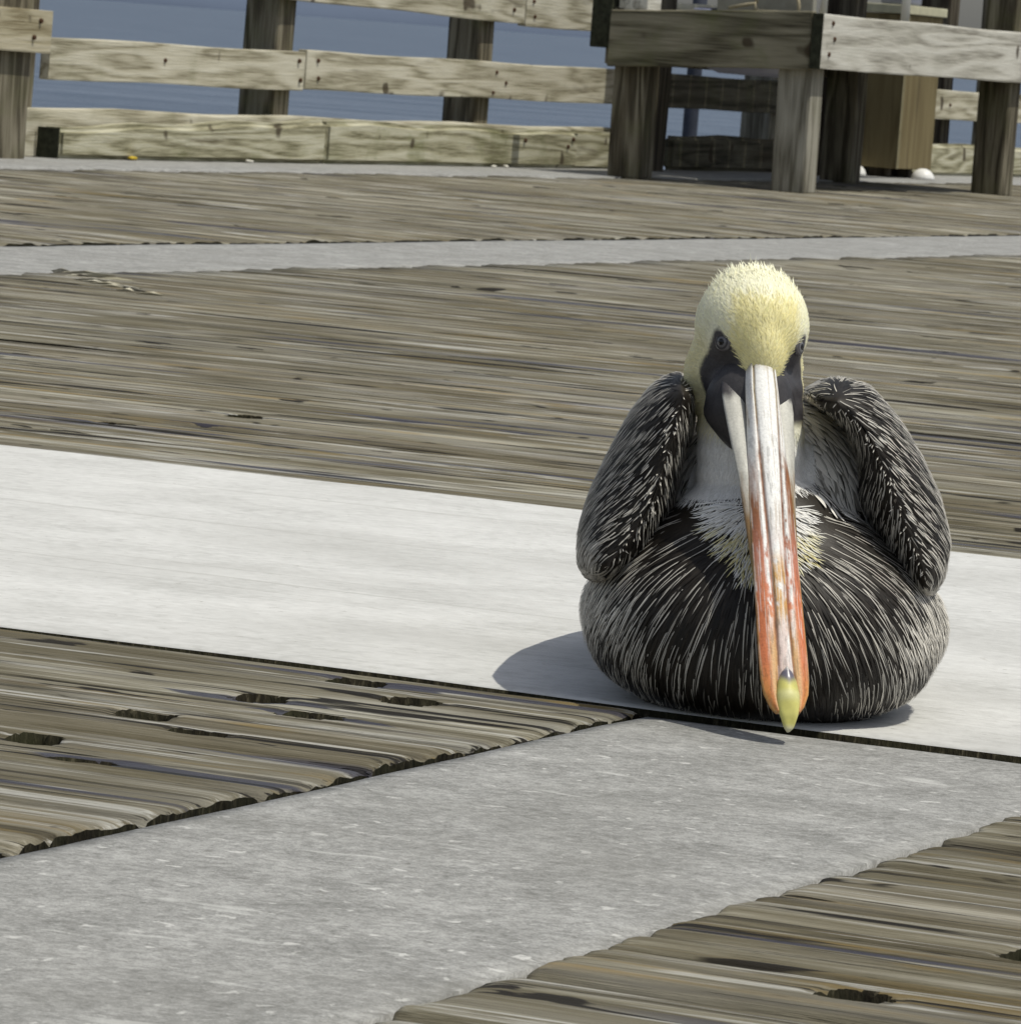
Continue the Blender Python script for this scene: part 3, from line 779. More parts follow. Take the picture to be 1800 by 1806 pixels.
def fast_mesh(name, V, F, C):
    me = bpy.data.meshes.new(name); nv, nf = len(V), len(F)
    me.vertices.add(nv); me.vertices.foreach_set('co', (V*.01).astype(np.float32).ravel())
    me.loops.add(nf*4); me.loops.foreach_set('vertex_index', F.astype(np.int32).ravel())
    me.polygons.add(nf); me.polygons.foreach_set('loop_start', np.arange(0, nf*4, 4, dtype=np.int32))
    me.polygons.foreach_set('use_smooth', np.ones(nf, bool))
    a = me.color_attributes.new('Col', 'FLOAT_COLOR', 'POINT'); c = np.ones((nv, 4), np.float32); c[:, :3] = np.clip(C, 0, 1); a.data.foreach_set('color', c.ravel())
    me.update(calc_edges=True); me.validate(); return me

def norm(a): return a/np.maximum(np.linalg.norm(a, axis=-1, keepdims=True), 1e-9)
def lerp(a, b, t): return a+(b-a)*t
def streak(dark, pale, wc, strength):
    """pale shaft line on a dark blade; wc = how far the pale tone reaches sideways (0..1)"""
    def f(v, u, i):
        k = np.where(np.abs(u) < .05, 1.0, np.where(np.abs(u) < .5, wc[i], 0.0))
        k = k*strength[i]*sstep(.02, .35, v)
        return lerp(dark[i], pale[i], k[..., None])
    return f

# ---- breast and body feathers: narrow silver shafts over dark blades
US3 = np.array([-1, 0, 1.0]); ROWS4 = np.array([0, .35, .72, 1.0]); WID4 = np.array([.75, 1.0, .75, .05])
CH = np.array([-1.7, .5, 17.0])
def mantle(P):
    q = sstep(16.2, 17.6, P[:, 2]-.10*np.abs(P[:, 0]+1))*sstep(5.0, 7.5, P[:, 1])
    return np.maximum(q, sstep(14.0, 16.0, P[:, 2])*sstep(8.5, 10.5, P[:, 1]))*sstep(27, 23, P[:, 1])
def flow_body(P):
    rel = P-CH
    f = norm(norm(rel*np.array([1.1, .45, 1.0])) + np.array([0, 0, -.25]))
    back = norm(np.stack([np.sign(P[:, 0])*.15, np.ones(len(P)), np.full(len(P), -.15)], 1))
    wb = sstep(13, 22, P[:, 1])[:, None]
    return f*(1-wb)+back*wb
def jit(n, c, sd, lo, hi): return np.tile(c, (n, 1))*(1+sd*rng.normal(0, 1, n)[:, None]).clip(lo, hi)
def body_rad(P):
    r = np.where(P[:, 1] > 24, 1.0, .30); r = np.where((P[:, 1] > 16) & (P[:, 1] <= 24), .5, r)
    r[neck_zone(P)] = 0; r[P[:, 2] < .12] = 0; r[(P[:, 2] > 15.3) & (P[:, 1] < 9) & (np.abs(P[:, 0]+1.9) < 5.2)] = 0; r[mantle(P) > .5] = 0
    return r
P, N, _, _ = scatter(BV, BT, 130000, body_rad)
n = len(P); rel = P-CH; rd = np.linalg.norm(rel*np.array([1, .6, 1]), axis=1)
fl = flow_body(P); flank = ((np.abs(P[:, 0]) > 11.0) & (P[:, 2] < 9.5)).astype(float)
outer = sstep(7.5, 12.5, np.abs(P[:, 0]))*sstep(5.0, 9.5, P[:, 2])
low = sstep(9.5, 2.0, P[:, 2])*sstep(10.5, 3.0, np.abs(P[:, 0]-.8)); topd = sstep(5.5, 2.5, rd)
bk = sstep(14, 24, P[:, 1])
L = np.clip(5.2+.7*rng.normal(0, 1, n), 2.6, 7)*np.clip(.45+rd/13, .5, 1.15)*(1-.55*flank); L = lerp(L, 3.0, bk)
pal = rng.random(n) < np.clip(.28+.36*outer+.12*flank-.240*low-.18*topd, .03, .9)
W = np.where(pal, .047+.040*outer-.008*flank, .15)*(1+.22*rng.normal(0, 1, n)).clip(.5, 1.7)*(1+.2*flank)+.25*bk
tone = np.clip(.80+.20*rng.normal(0, 1, n)+.45*outer-.45*low, .12, 1.4)  # lower breast darker: brown plumage, with shade put into the tone
base = np.where(pal[:, None], SILV*tone[:, None], jit(n, DARK, .35, .4, 2.0))
base = lerp(base, jit(n, PALE*.55, .25, .4, 1.5), (bk*.8)[:, None])
def body_col(v, u, i):
    k = (sstep(.0, .22, v)*np.where(np.abs(u) > .9, .55, 1.0)*sstep(1.15, .85, v))
    return lerp(DARK[None, None, None]*np.ones(v.shape+(3,)), base[i], k[..., None])
lift = np.where(pal, .27, .11)+.08*rng.random(n)+.18*outer
V, F, Cc = grow(BVH, P, N, fl, L, W, lift, body_col, spread=.045, US=US3, bendk=.05)
o = link('body_feathers', fast_mesh('body_feathers', V, F, Cc), M_FEATH, PEL); o['kind'] = 'stuff'

# ---- pale grey mantle blades, each with a dark streak
P, N, _, _ = scatter(BV, BT, 60000, lambda P: np.where((mantle(P) > .3) & ~neck_zone(P), .62, 0))
n = len(P); fl = np.stack([np.sign(P[:, 0]+1.5)*.35, np.full(n, -.30), np.full(n, -1.0)], 1)
mb = jit(n, np.array([.76, .73, .67]), .12, .6, 1.3); lw = sstep(22.5, 17, P[:, 2]); strk = np.clip(.35+.75*lw+.35*rng.normal(0, 1, n), 0, 1)
def mcol(v, u, i):
    k = strk[i]*sstep(.30, .50, v)*np.where(u > .9, 1.0, np.where(u > .2, .95, 0))*sstep(1.1, .95, v)
    return lerp(mb[i], DARK*1.6, np.clip(k, 0, 1)[..., None])
V, F, Cc = grow(BVH, P, N, fl, (2.5-.3*lw)*(1+.15*rng.normal(0, 1, n)), (.38-.13*lw)*(1+.15*rng.normal(0, 1, n)), .15+.12*rng.random(n), mcol, spread=.12)
o = link('mantle_feathers', fast_mesh('mantle_feathers', V, F, Cc), M_FEATH, PEL); o['kind'] = 'stuff'

# ---- straggly cream and yellow tufts where the neck meets the breast
def tuft_mask(P):
    x, z = P[:, 0], P[:, 2]
    g = np.exp(-((x+2.6)/1.5)**2-((z-15.4+.08*(x+1.4)**2)/1.3)**2)*1.2 + np.exp(-((x+1.9)/.8)**2-((z-13.6)/1.4)**2) + .9*np.exp(-((x-2.0)/1.0)**2-((z-14.2)/.9)**2) + 1.6*np.exp(-((x+1.5)/3.3)**4)*(z > 15.3)*(z < 17.6) + .5*np.exp(-((x-1.8)/1.2)**2-((z-15.6)/.7)**2)
    return (P[:, 1] < 8.5) & (z < 18) & (rng.random(len(P)) < np.clip(g*1.5-.25, 0, 1))
P, N, _, _ = scatter(BV, BT, 160000, lambda P: np.where(tuft_mask(P), .115, 0))
n = len(P); fl = norm(norm(P-(CH+np.array([.2, 0, 1.5])))+np.array([0, -.1, -.35])); ed = sstep(2.5, 5.5, np.abs(P[:, 0]+1.4))
tb = lerp(np.array([.90, .87, .64]), np.array([.80, .70, .30]), rng.random(n)[:, None]); tb = lerp(tb, np.array([.85, .84, .79]), (rng.random(n) < .45)[:, None]*1.0); tb = lerp(tb, np.array([.92, .91, .88]), sstep(15.2, 16.6, P[:, 2])[:, None]); tb = lerp(tb, np.array([.42, .39, .22]), (ed*rng.random(n))[:, None])
V, F, Cc = grow(BVH, P, N, fl, (1.7+.5*rng.random(n))*(1-.35*ed), .048+.025*rng.random(n), .20+.28*rng.random(n), lambda v, u, i: tb[i]*lerp(.8, 1.05, v)[..., None], spread=.20, US=US3, ROWS=ROWS4, WID=WID4)
o = link('neck_tufts', fast_mesh('neck_tufts', V, F, Cc), M_DOWN, PEL); o['kind'] = 'stuff'

# ---- head and neck down
def head_rad(P):
    r = np.full(len(P), .128); r[~neck_zone(P)] = 0; r[P[:, 1] > 13] *= 1.7
    r[(face_mask(P) > .35)] = 0
    return r
P, N, _, _ = scatter(BV, BT, 210000, head_rad)
a, b, z = head_coords(P); n = len(P)
fl = norm(P-head(0, 5.6, -3.2))                            # down sweeps back from the bill base
nk = sstep(-5, -8, z)[:, None]; fl = norm(fl)*(1-nk)+np.array([0, -.1, -1.0])*nk
crest = sstep(3.0, 5.5, z)*sstep(3.5, .5, b)
L = .75+.45*crest*rng.random(n)+.30*rng.random(n)+.3*nk[:, 0]; W = .034+.016*rng.random(n)
hc = head_colour(P, rng.normal(0, .06, n))
def down_col(v, u, i): return hc[i]*lerp(.90, 1.05, v)[..., None]
V, F, Cc = grow(BVH, P, N, fl, L, W, .07+.75*crest*rng.random(n)**2+.05*rng.random(n), down_col, spread=.26, US=US3, ROWS=ROWS4, WID=WID4)
o = link('head_down', fast_mesh('head_down', V, F, Cc), M_DOWN, PEL); o['kind'] = 'stuff'
# two long wisps on the crown and the dark bristles at the bill base
def wisp(p0, d, L, r, col, name='wisp'):
    p0 = np.array(p0); d = norm(np.array(d, float)); pts = [p0+d*L*t+np.array([.12*math.sin(t*2), 0, -.1*t*t])*L*.3 for t in np.linspace(0, 1, 6)]
    V, F = tube([Vector(p*.01) for p in pts], [r*.01*(1-.85*t) for t in np.linspace(0, 1, 6)], 5)
    link(name, mesh_np(name, V, F, np.tile(col, (len(V), 1))), M_DOWN, PEL)
wisp(head(-.6, .2, 5.6), (-.05, 0, 1), 1.3, .035, (.85, .82, .62)); wisp(head(-.4, .2, 5.6), (.25, 0, 1), 1.1, .03, (.85, .82, .62)); wisp(head(-.9, .1, 5.5), (.35, 0, 1), .9, .03, (.85, .82, .62))

# ---- wings: domed front round a ridge, then folded back along the flank
def resample(pts, n, closed=True):
    p = np.array(pts, float)
    if closed: p = np.vstack([p, p[:1]])
    s = np.r_[0, np.cumsum(np.linalg.norm(np.diff(p, axis=0), axis=1))]
    t = np.linspace(0, s[-1], n+1)[:-1] if closed else np.linspace(0, s[-1], n)
    return np.stack([np.interp(t, s, p[:, k]) for k in range(p.shape[1])], 1)
WL = [(-7.1, 25.8), (-8.8, 26.9), (-10.6, 25.6), (-12.3, 23.0), (-13.9, 19.3), (-15.2, 15.9), (-15.9, 12.5), (-15.6, 9.8), (-14.7, 8.9), (-13.2, 9.3), (-11.3, 10.4), (-9.5, 12.0), (-8.1, 15.5), (-7.7, 19.1), (-6.9, 22.5)]
WR = [(2.1, 25.8), (4.5, 27.4), (7.4, 27.0), (10.0, 24.5), (12.1, 21.6), (14.1, 18.1), (15.3, 14.4), (14.9, 11.2), (13.4, 9.4), (12.1, 10.3), (10.8, 11.9), (8.9, 14.4), (7.0, 17.3), (7.0, 20.7), (5.3, 23.7)]
RL = [(-8.3, 25.5), (-8.9, 22.9), (-9.5, 19.6), (-10.1, 16.7), (-11.5, 13.8), (-13.2, 11.3)]
RR = [(4.4, 25.9), (6.9, 23.9), (8.6, 21.0), (9.8, 18.3), (11.3, 15.1), (12.8, 12.3)]
def build_wing(outline, ridge, side, y0):
    n = 72
    O = resample(outline, n); 
    for _ in range(1): O = (np.roll(O, 1, 0)+2*O+np.roll(O, -1, 0))/4
    cen = O.mean(0); O = cen+(O-cen)*.995
    rg = resample(ridge, 60, False)
    d2 = ((O[:, None]-rg[None])**2).sum(2); Rr = rg[d2.argmin(1)]; tg = norm(np.gradient(rg, axis=0))[d2.argmin(1)]
    for _ in range(6): Rr = (np.roll(Rr, 1, 0)+2*Rr+np.roll(Rr, -1, 0))/4
    V, D, Z = [], [], []
    rings = [0.0, .14, .28, .42, .56, .7, .82, .92, 1.0]
    ow = O-Rr; owl = np.maximum(np.linalg.norm(ow, axis=1), .3); oh = ow/owl[:, None]
    for d in rings:
        p = Rr+(O-Rr)*d; y = y0-1.5+(15.5-y0)*(1-np.sqrt(max(0, 1-d*d)))
        yy = np.full(n, y)
        inner = (oh[:, 0]*side < 0)
        V.append(np.stack([p[:, 0], yy, p[:, 1]], 1))
        fz = oh[:, 1]*.75-.62-.55*d*(~inner)
        m_ = float(sstep(.0, .50, d)); D.append(np.stack([oh[:, 0]*(1-.35*d)*m_+(tg[:, 0]*1.2+oh[:, 0]*.35)*(1-m_), np.full(n, .1+.6*d*d), fz*m_+tg[:, 1]*1.2*(1-m_)], 1)); Z.append(np.full(n, d))
    for (y, s, q) in ((17, 1.0, .02), (22, .98, .06), (29, .95, .13), (37, .88, .24), (46, .74, .42), (55, .50, .62), (62, .26, .8), (67, .05, .9)):
        tc = np.array([side*5.0, 12.0]); c = cen*(1-q)+tc*q; p = c+(O-cen)*s
        V.append(np.stack([p[:, 0], np.full(n, y), p[:, 1]], 1)); D.append(np.tile([0, 1.0, -.28], (n, 1))); Z.append(np.full(n, 1+y/60))
    nr = len(V); V = np.vstack(V); V[:, 2] += .45; D = np.vstack(D); Z = np.concatenate(Z)
    T = []
    for i in range(nr-1):
        for k in range(n):
            a, b, c, d = i*n+k, i*n+(k+1) % n, (i+1)*n+(k+1) % n, (i+1)*n+k
            T += [(a, b, c), (a, c, d)] if True else []
    T = np.array(T)
    # outward normals
    A, B, C3 = V[T[:, 0]], V[T[:, 1]], V[T[:, 2]]; nn = np.cross(B-A, C3-A); mid = (A+B+C3)/3
    if (nn*(mid-np.array([cen[0], 20, cen[1]]))).sum() < 0: T = T[:, ::-1].copy()
    bv = BVHTree.FromPolygons([tuple(p) for p in V], [tuple(t) for t in T.tolist()])
    me = mesh_np('wing', V*.01, T, np.tile(DARK*1.3, (len(V), 1)))
    w = link('wing', me, M_FEATH, PEL)
    rid = np.array(ridge)
    def rad(P):
        r = np.where(P[:, 1] > 15.5, .75, .20); r = np.where((P[:, 2] < 14.0) & (P[:, 1] < 16), .28, r); return r
    P, N, idx, bw = scatter(V, T, 110000, rad)
    tri = T[idx]; fl = norm((D[tri]*bw[..., None]).sum(1)); dz = (Z[tri]*bw).sum(1)
    m = len(P); lowz = sstep(15.5, 11.5, P[:, 2])*sstep(.2, .5, dz); bk = sstep(.90, 1.15, dz)
    upper = sstep(18.5, 23, P[:, 2])*(1-bk)
    L = (2.9+.45*rng.normal(0, 1, m))*(1+.25*lowz+1.3*bk)*np.clip(.40+.9*dz, .45, 1.2)
    pal = rng.random(m) < np.clip((.30+.30*lowz-.04*upper+.3*bk)*(1+.6*sstep(.5, .2, dz)), 0, .9)
    Wd = np.where(pal, .048+.15*lowz, .11+.05*lowz)*(1+.25*rng.normal(0, 1, m)).clip(.5, 1.6)+.36*bk
    tone = np.clip(.82+.18*rng.normal(0, 1, m)+.1*lowz, .3, 1.25)
    base = np.where(pal[:, None], lerp(SILV, PALE*1.12, np.maximum(lowz, bk)[:, None])*tone[:, None], jit(m, DARK, .3, .4, 2))
    base = lerp(base, jit(m, PALE*.85, .15, .6, 1.3), (bk*.85)[:, None])
    def col(v, u, i):
        k = sstep(.0, .25, v)*np.where(np.abs(u) > .9, .6, 1.0)*(1-.8*(np.maximum(lowz*.6, bk)[i])*sstep(.80, 1.0, v))
        return lerp(DARK*np.ones(v.shape+(3,)), base[i], k[..., None])
    Vf, Ff, Cf = grow(bv, P, N, fl, L, Wd, np.where(pal, .22, .09)+.07*rng.random(m)+.06*lowz, col, spread=.05, US=US3, bendk=.05)
    f = link('wing_feathers', fast_mesh('wing_feathers', Vf, Ff, Cf), M_FEATH, w); f['kind'] = 'stuff'
    # small pale-tipped plumes standing along the ridge of the wing
    rs = resample(ridge, 70, False); m2 = len(rs); off = rng.normal(0, .62, (m2, 2)); Pr = []; Nr = []; Dr = []
    for q in range(m2):
        h = bv.find_nearest(Vector((rs[q, 0]+off[q, 0], 2.0, rs[q, 1]+off[q, 1])))
        Pr.append(h[0][:]); Nr.append((0, -1, .1)); Dr.append((math.copysign(.5, off[q, 0])*random.random(), 0, -1))
    st2 = rng.random(m2) < .6; cb = np.where(st2[:, None], SILV*1.1, DARK*1.5)
    Vf, Ff, Cf = grow(bv, np.array(Pr), np.array(Nr), np.array(Dr), .25+.3*rng.random(m2), .045+.02*rng.random(m2), .20+.25*rng.random(m2), lambda v, u, i: lerp(DARK*np.ones(v.shape+(3,)), cb[i], sstep(.35, .75, v)[..., None]), spread=.5, US=US3, ROWS=ROWS4, WID=WID4)
    f = link('ridge_plumes', fast_mesh('ridge_plumes', Vf, Ff, Cf), M_FEATH, w); f['kind'] = 'stuff'
    # bundle of dark flight feathers closing the lower tip
    tipc = np.array([O[:, 0][O[:, 1].argmin()], 13.0, O[:, 1].min()])
    for q in range(7):
        p0 = tipc+np.array([-side*(1.9-.22*q), 1.0+.3*q, 2.2]); dr = norm(np.array([side*.04, .55, -1.0])); pts = []
        Lq = 3.2-.15*q; Vq, Fq, Cq = [], [], []
        for k, t in enumerate(np.linspace(0, 1, 6)):
            wv = .55*WID[k]; c = p0+dr*Lq*t
            for uu in (-1, 0, 1): Vq.append(c+np.array([wv*uu, .12*abs(uu), 0])); Cq.append(DARK*1.8 if uu else DARK*4)
        for k in range(5):
            for jx in range(2): Fq.append((k*3+jx, k*3+jx+1, k*3+jx+4, k*3+jx+3))
        pf = link('primary', mesh_np('primary', np.array(Vq)*.01, Fq, np.array(Cq)), M_FEATH, w)
    return w
build_wing(WL, RL, -1, 5.0)
build_wing(WR, RR, 1, 5.5)

# ---- tail
V, F, Cc = [], [], []
for q in range(9):
    ang = (q-4)*.13; b0 = len(V)
    for k, t in enumerate(np.linspace(0, 1, 6)):
        y = 50+14*t; wv = 1.1*WID[k]
        for uu in (-1, 0, 1):
            V.append((math.sin(ang)*14*t+uu*wv+ang*8, y, 8.5-2.6*t+.12*q % .3-.1*abs(uu))); Cc.append(DARK*2 if uu else PALE*.5)
    for k in range(5):
        for jx in range(2): F.append((b0+k*3+jx, b0+k*3+jx+1, b0+k*3+jx+4, b0+k*3+jx+3))
link('tail', mesh_np('tail', np.array(V)*.01, F, np.array(Cc)), M_FEATH, PEL)

# ---- bill
B0 = np.array([-1.95, 3.6, 28.7]); B1 = np.array([1.8, -13.0, 1.15])
BD = norm(B1-B0); BR = norm(HR-BD*(HR@BD)); BN = np.cross(BD, BR); BN = BN if BN[1] < 0 else -BN
BL = np.linalg.norm(B1-B0)
M_BILL = mat_col('pelican bill', .48, .4, 500, .16, .4, .0006)
def loft(name, t0, t1, nt, ns, prof, col, mat, cap=True):
    """sections across the bill axis: prof(t,s)->(half-width offset, height); closed underneath"""
    T = np.linspace(t0, t1, nt); S = np.linspace(-1, 1, ns)
    Tg, Sg = np.meshgrid(T, S, indexing='ij')
    X, Hh, Hu = prof(Tg, Sg)
    base = B0[None, None]+BD*(Tg*BL)[..., None]
    top = base+BR*X[..., None]+BN*Hh[..., None]; bot = base+BR*X[..., None]+BN*Hu[..., None]
    ctop = col(Tg, Sg); V = np.concatenate([top, bot[:, ::-1][:, 1:-1]], 1); n = V.shape[1]
    Cc = np.concatenate([ctop, ctop[:, ::-1][:, 1:-1]], 1)
    F = [(i*n+k, i*n+(k+1) % n, (i+1)*n+(k+1) % n, (i+1)*n+k) for i in range(nt-1) for k in range(n)]
    F += [tuple(range(n)), tuple(range((nt-1)*n, nt*n))]
    me = mesh_np(name, V.reshape(-1, 3)*.01, F, Cc.reshape(-1, 3))
    bm = bmesh.new(); bm.from_mesh(me); bmesh.ops.recalc_face_normals(bm, faces=bm.faces); bm.to_mesh(me); bm.free()
    return link(name, me, mat, PEL)
WT = ([-.06, 0, .05, .12, .22, .32, .42, .52, .62, .72, .80, .86, .90, .935, .955], [1.08, 1.30, 1.38, 1.46, 1.62, 1.80, 1.90, 1.92, 1.94, 2.0, 2.04, 2.02, 1.86, 1.42, .95])
CT = ([-.06, 0, .06, .2, .32, .45, .55, .65, .75, .82, .9, .96], [.72, .84, .92, .86, .76, .64, .58, .55, .56, .62, .74, .8])
def up_prof(t, s):
    w = np.interp(t, *WT); c = np.interp(t, *CT)/w
    x = s*w; a = np.abs(s)
    ridge = .36*np.sqrt(np.clip(1-(a/np.maximum(c, .05))**2, 0, 1))*np.interp(t, [-.06, 0, .3, .7, .95], [.6, 1.0, 1.0, .75, .6])
    q = np.clip((a-c)/np.maximum(1-c, .05), 0, 1)
    side = .14*np.sin(q*math.pi)-.55*q**2.2*np.interp(t, [0, .4, .7, .95], [1.5, 1.0, .75, .6])
    groove = -.07*np.exp(-((a-c)/.05)**2)
    h = ridge*(a < c)+side*(a >= c)+groove
    under = h-.45-.25*(1-a**2)
    return x, h, np.where(a > .98, h-.05, under)
def up_col(t, s):
    w = np.interp(t, *WT); c = np.interp(t, *CT)/w; a = np.abs(s)
    L = t*BL
    nA = fbm(s*w*2.2+40, L*.35+3, 4); nB = fbm(s*w*6+11, L*.5, 3); nC = fbm(s*w*3+70, L*1.3+9, 4)
    white = np.array([.90, .89, .86]); rust = np.array([.30, .125, .055]); oran = np.array([.64, .20, .085]); och = np.array([.66, .36, .085]); pink = np.array([.68, .50, .44]); cor = np.array([.66, .26, .17])
    cul = np.broadcast_to(white, t.shape+(3,)).copy()
    k = (sstep(.36, .62, t)*sstep(.44, .62, nA+.10*sstep(.4, .7, t)))[..., None]; cul = lerp(cul, pink, k*.7)
    k = (sstep(.50, .58, t)*sstep(.76, .66, t)*sstep(.40, .60, nC+.12))[..., None]; cul = lerp(cul, och, k*.9)
    k = (sstep(.74, .84, t)*sstep(.38, .60, nB))[..., None]; cul = lerp(cul, pink*.9, k*.55)
    sd = np.broadcast_to(white*.95, t.shape+(3,)).copy()
    k = (sstep(.20, .36, t+.25*(nA-.5)))[..., None]; sd = lerp(sd, lerp(rust, cor*.75, sstep(.38, .55, t)[..., None]), k)
    k = sstep(.50, .68, t+.15*(nA-.5))[..., None]; sd = lerp(sd, oran*(1+.25*(nA-.5))[..., None], k)
    q = np.clip((a-c)/np.maximum(1-c, .05), 0, 1)
    k = (sstep(.64, .80, t)*sstep(.62, .25, q))[..., None]; sd = lerp(sd, np.array([.64, .42, .19]), k*.85)
    k = (sstep(.80, .92, t)*sstep(.3, .8, q))[..., None]; sd = lerp(sd, np.array([.74, .33, .08]), k*.7)
    wl = np.exp(-((q-.26-.10*(nB-.5))/.13)**2)*1.25*sstep(.20, .30, t)*sstep(.80, .60, t)*sstep(.30, .46, nC)
    sd = lerp(sd, white*.95, np.clip(wl, 0, 1)[..., None])
    edge = sstep(.93, .99, a)*sstep(.25, .4, t); sd = lerp(sd, np.array([.58, .36, .12]), (edge*.7)[..., None])
    c3 = np.where((a < c)[..., None], cul, sd)
    g = np.exp(-((a-c)/.050)**2)*(.25+.65*sstep(.35, .6, nB+.15)); gcol = lerp(np.array([.33, .24, .09]), rust*.9, sstep(.05, .25, t)[..., None])
    c3 = lerp(c3, gcol, (g*sstep(.93, .85, t))[..., None])
    cr2 = np.exp(-((s*w-.18-.25*(t-.4))/.05)**2)*sstep(.45, .52, t)*sstep(.72, .62, t); c3 = lerp(c3, rust*1.2, (cr2*.7)[..., None])
    mot = fbm(s*w*7+5, L*.9+31, 5); scr = fbm(s*w*14+60, L*.35+2, 3)
    c3 = c3*(1-.34*sstep(.56, .70, mot)*sstep(.05, .3, t))[..., None]
    c3 = lerp(c3, white*.92, (sstep(.60, .70, scr)*sstep(.30, .42, t)*sstep(.88, .7, t)*.55)[..., None])
    c3 = lerp(c3, np.array([.40, .30, .20]), (sstep(.62, .74, fbm(s*w*9+17, L*.22, 4))*.55)[..., None])
    b = sstep(.02, -.02, t+.015*(nB-.5)); c3 = lerp(c3, np.array([.35, .30, .19]), (b*.9)[..., None])
    return c3
upper = loft('upper_bill', -.05, .955, 260, 65, up_prof, up_col, M_BILL)
LW = ([-.03, 0, .04, .1, .2, .3, .4, .5, .62, .75, .86, .93], [2.3, 2.75, 3.0, 2.98, 2.72, 2.42, 2.22, 2.06, 1.86, 1.90, 1.85, 1.3])
def lo_prof(t, s):
    w = np.interp(t, *LW); x = s*w-np.interp(t, [0, .3, .6], [.15, .10, 0]); a = np.abs(s)
    off = np.interp(t, [-.03, .1, .3, .5, .9], [-2.2, -1.6, -1.05, -.9, -.8])
    h = off+.55*np.sqrt(np.clip(1-((a-.66)/.36)**2, 0, 1))*(a > .30)-.25*(a <= .30)-.1
    return x, h, np.where(a > .98, h-.05, off-.75*np.interp(t, [0, .5, 1], [1.4, 1, .5])*(1.15-a))
def lo_col(t, s):
    w = np.interp(t, *LW); n1 = fbm(s*w*3+9, t*BL*.8, 4); n2 = fbm(s*w*5+30, t*BL*.4+7, 3)
    c = np.broadcast_to(np.array([.50, .49, .44]), t.shape+(3,)).copy()*(1+.5*(n1-.5))[..., None]
    k = sstep(.28, .40, t+.2*(n2-.5))[..., None]; c = lerp(c, np.array([.26, .16, .07]), k)
    k = sstep(.45, .62, t)[..., None]; c = lerp(c, np.array([.30, .23, .07]), k)
    b = sstep(.055, .03, t+.03*(n1-.5)-.02*np.abs(s)); c = lerp(c, np.array([.055, .05, .053]), b[..., None])
    inn = sstep(.40, .30, np.abs(s)); c = lerp(c, np.array([.07, .06, .055]), inn[..., None])
    return c
loft('lower_bill', -.03, .93, 160, 49, lo_prof, lo_col, M_BILL)
# hooked nail at the tip
def nail():
    V, Cc, n = [], [], 20
    ts = np.linspace(.835, 1.0, 34)
    for t in ts:
        q = (t-.835)/.165
        w = np.interp(q, [0, .1, .25, .45, .6, .75, .88, .96, 1], [.05, .50, .80, .98, .94, .80, .56, .40, .16])
        hgt = np.interp(q, [0, .2, .5, .8, 1], [.34, .58, .66, .42, .12]); drop = np.interp(q, [0, .5, .8, 1], [.12, .02, -.10, -.38])
        c = B0+BD*(t*BL)+BN*drop
        for k in range(n):
            th = 2*math.pi*k/n; x = math.cos(th)*w; h = math.sin(th); h = h*hgt if h > 0 else h*.35
            V.append(c+BR*x+BN*h)
            dk = sstep(.36, .22, q+.10*abs(math.cos(th))); m = np.array([.62, .58, .17])*(1+.12*math.sin(th*3+q*9))
            m = lerp(m, np.array([.74, .73, .42]), float(sstep(.36, .45, q)*sstep(.62, .5, q)*max(0, math.sin(th)))*.5)
            m = lerp(m, np.array([.13, .12, .16]), float(dk)); m = lerp(m, np.array([.55, .52, .48]), float(sstep(.10, .02, q))); m = lerp(m, np.array([.62, .60, .46]), float(sstep(.9, 1, q))*.8)
            Cc.append(m)
    F = [(i*n+k, i*n+(k+1) % n, (i+1)*n+(k+1) % n, (i+1)*n+k) for i in range(len(ts)-1) for k in range(n)] + [tuple(range(n)), tuple(range((len(ts)-1)*n, len(ts)*n))]
    me = mesh_np('bill_nail', np.array(V)*.01, F, np.array(Cc))
    bm = bmesh.new(); bm.from_mesh(me); bmesh.ops.recalc_face_normals(bm, faces=bm.faces); bm.to_mesh(me); bm.free()
    link('bill_nail', me, mat_col('bill nail', .30, .5, 400, .06, .1, .0003), PEL)
nail()
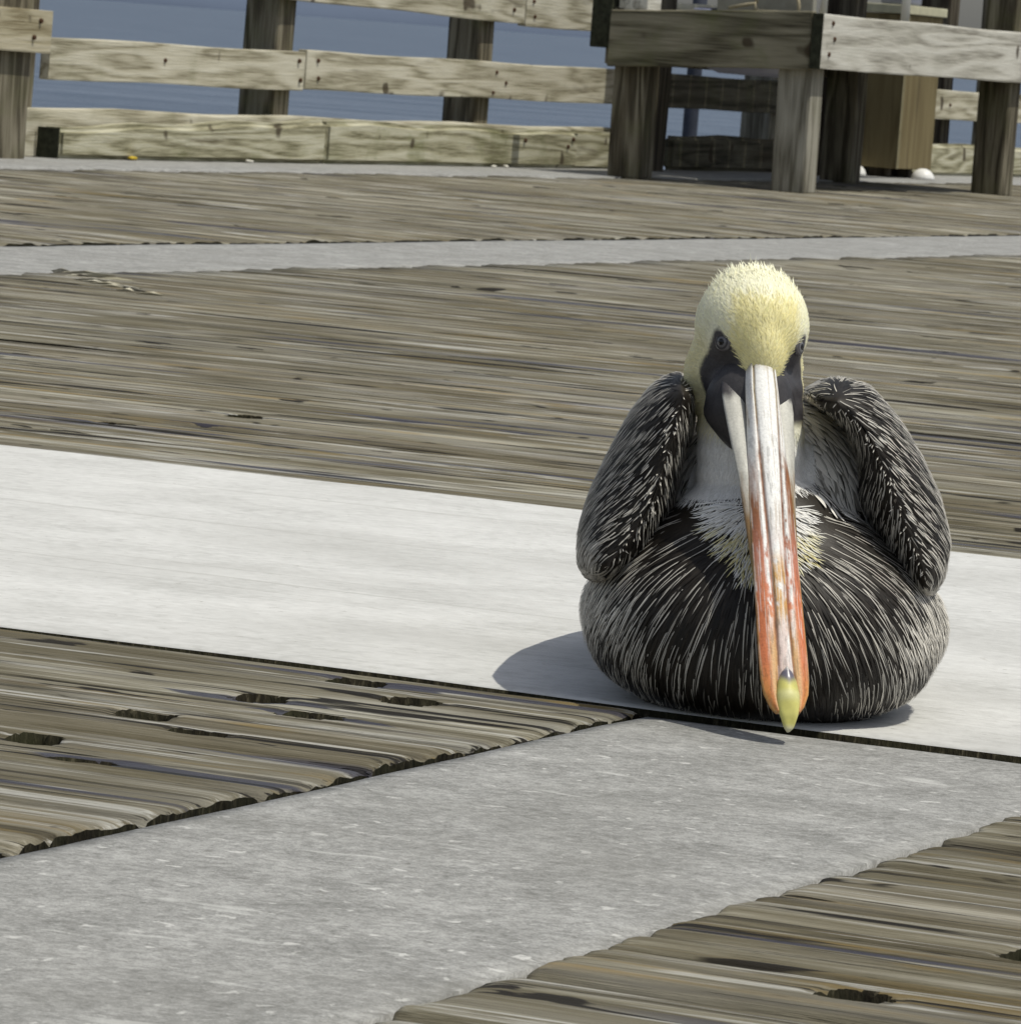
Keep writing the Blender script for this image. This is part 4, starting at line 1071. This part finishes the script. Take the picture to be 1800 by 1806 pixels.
# throat pouch
bm = bmesh.new(); bmesh.ops.create_uvsphere(bm, u_segments=40, v_segments=28, radius=1)
V = np.array([v.co[:] for v in bm.verts]); F = [[v.index for v in f.verts] for f in bm.faces]; bm.free()
V = V*np.array([3.75, 2.6, 4.7]); V[:, 0] += .32*np.sin(V[:, 2]*2.6)*.12
q = sstep(0, -4.7, V[:, 2]); V[:, 0] = V[:, 0]*(1-.35*q)+.9*q; V += np.array([-2.75, 5.6, 24.9])
cc = np.tile([.050, .047, .050], (len(V), 1))*(1+.5*(fbm(V[:, 0]*2, V[:, 2]*2, 3)-.5))[:, None]
link('throat_pouch', mesh_np('throat_pouch', V*.01, F, cc), M_SKIN, PEL)

# ---- eyes
M_EYE = mat_col('pelican eye', .12, .5, 900, .05, .0, .0001)
def eye(side):
    c = head(side*2.45, 2.5, -.5); ax = norm(HR*side*.76+HF*.65+np.array([0, 0, .05]))
    hit = BVH.ray_cast(Vector(c+ax*6), Vector(-ax)); c = np.array(hit[0])
    x = norm(np.cross(np.array([0, 0, 1.0]), ax)); y = np.cross(ax, x)
    rings = [(0, .30), (.16, .295), (.29, .27), (.31, .265), (.42, .235), (.53, .19), (.60, .15), (.64, .14), (.72, .17), (.84, .10), (1.0, -.12)]
    cols = [(.004,)*3, (.004,)*3, (.004,)*3, (.07, .07, .075), (.15, .148, .155), (.12, .115, .12), (.06, .056, .06), (.022, .02, .022), (.05, .045, .048), (.13, .12, .125), (.08, .075, .078)]
    n = 36; V, C = [], []
    for (r, h), cl in zip(rings, cols):
        for k in range(n):
            w = 2*math.pi*k/n; V.append(c+(x*math.cos(w)+y*math.sin(w)*(.98 if math.sin(w) > 0 else 1.08))*r*.78+ax*(h*.85-.02)); C.append(cl)
    F = [(i*n+k, i*n+(k+1) % n, (i+1)*n+(k+1) % n, (i+1)*n+k) for i in range(len(rings)-1) for k in range(n)]
    e = link('eye', mesh_np('eye', np.array(V)*.01, F, np.array(C)), M_EYE, PEL)
    bm = bmesh.new(); bmesh.ops.create_uvsphere(bm, u_segments=20, v_segments=12, radius=.26)
    Vp = np.array([v.co[:] for v in bm.verts]); Fp = [[v.index for v in f.verts] for f in bm.faces]; bm.free()
    Vp = c+ax*.20+np.outer(Vp[:, 0], x)+np.outer(Vp[:, 1], y)+np.outer(Vp[:, 2]*.45, ax)
    link('pupil', mesh_np('pupil', Vp*.01, Fp, np.tile([.004, .004, .005], (len(Vp), 1))), M_EYE, e)
eye(-1); eye(1)
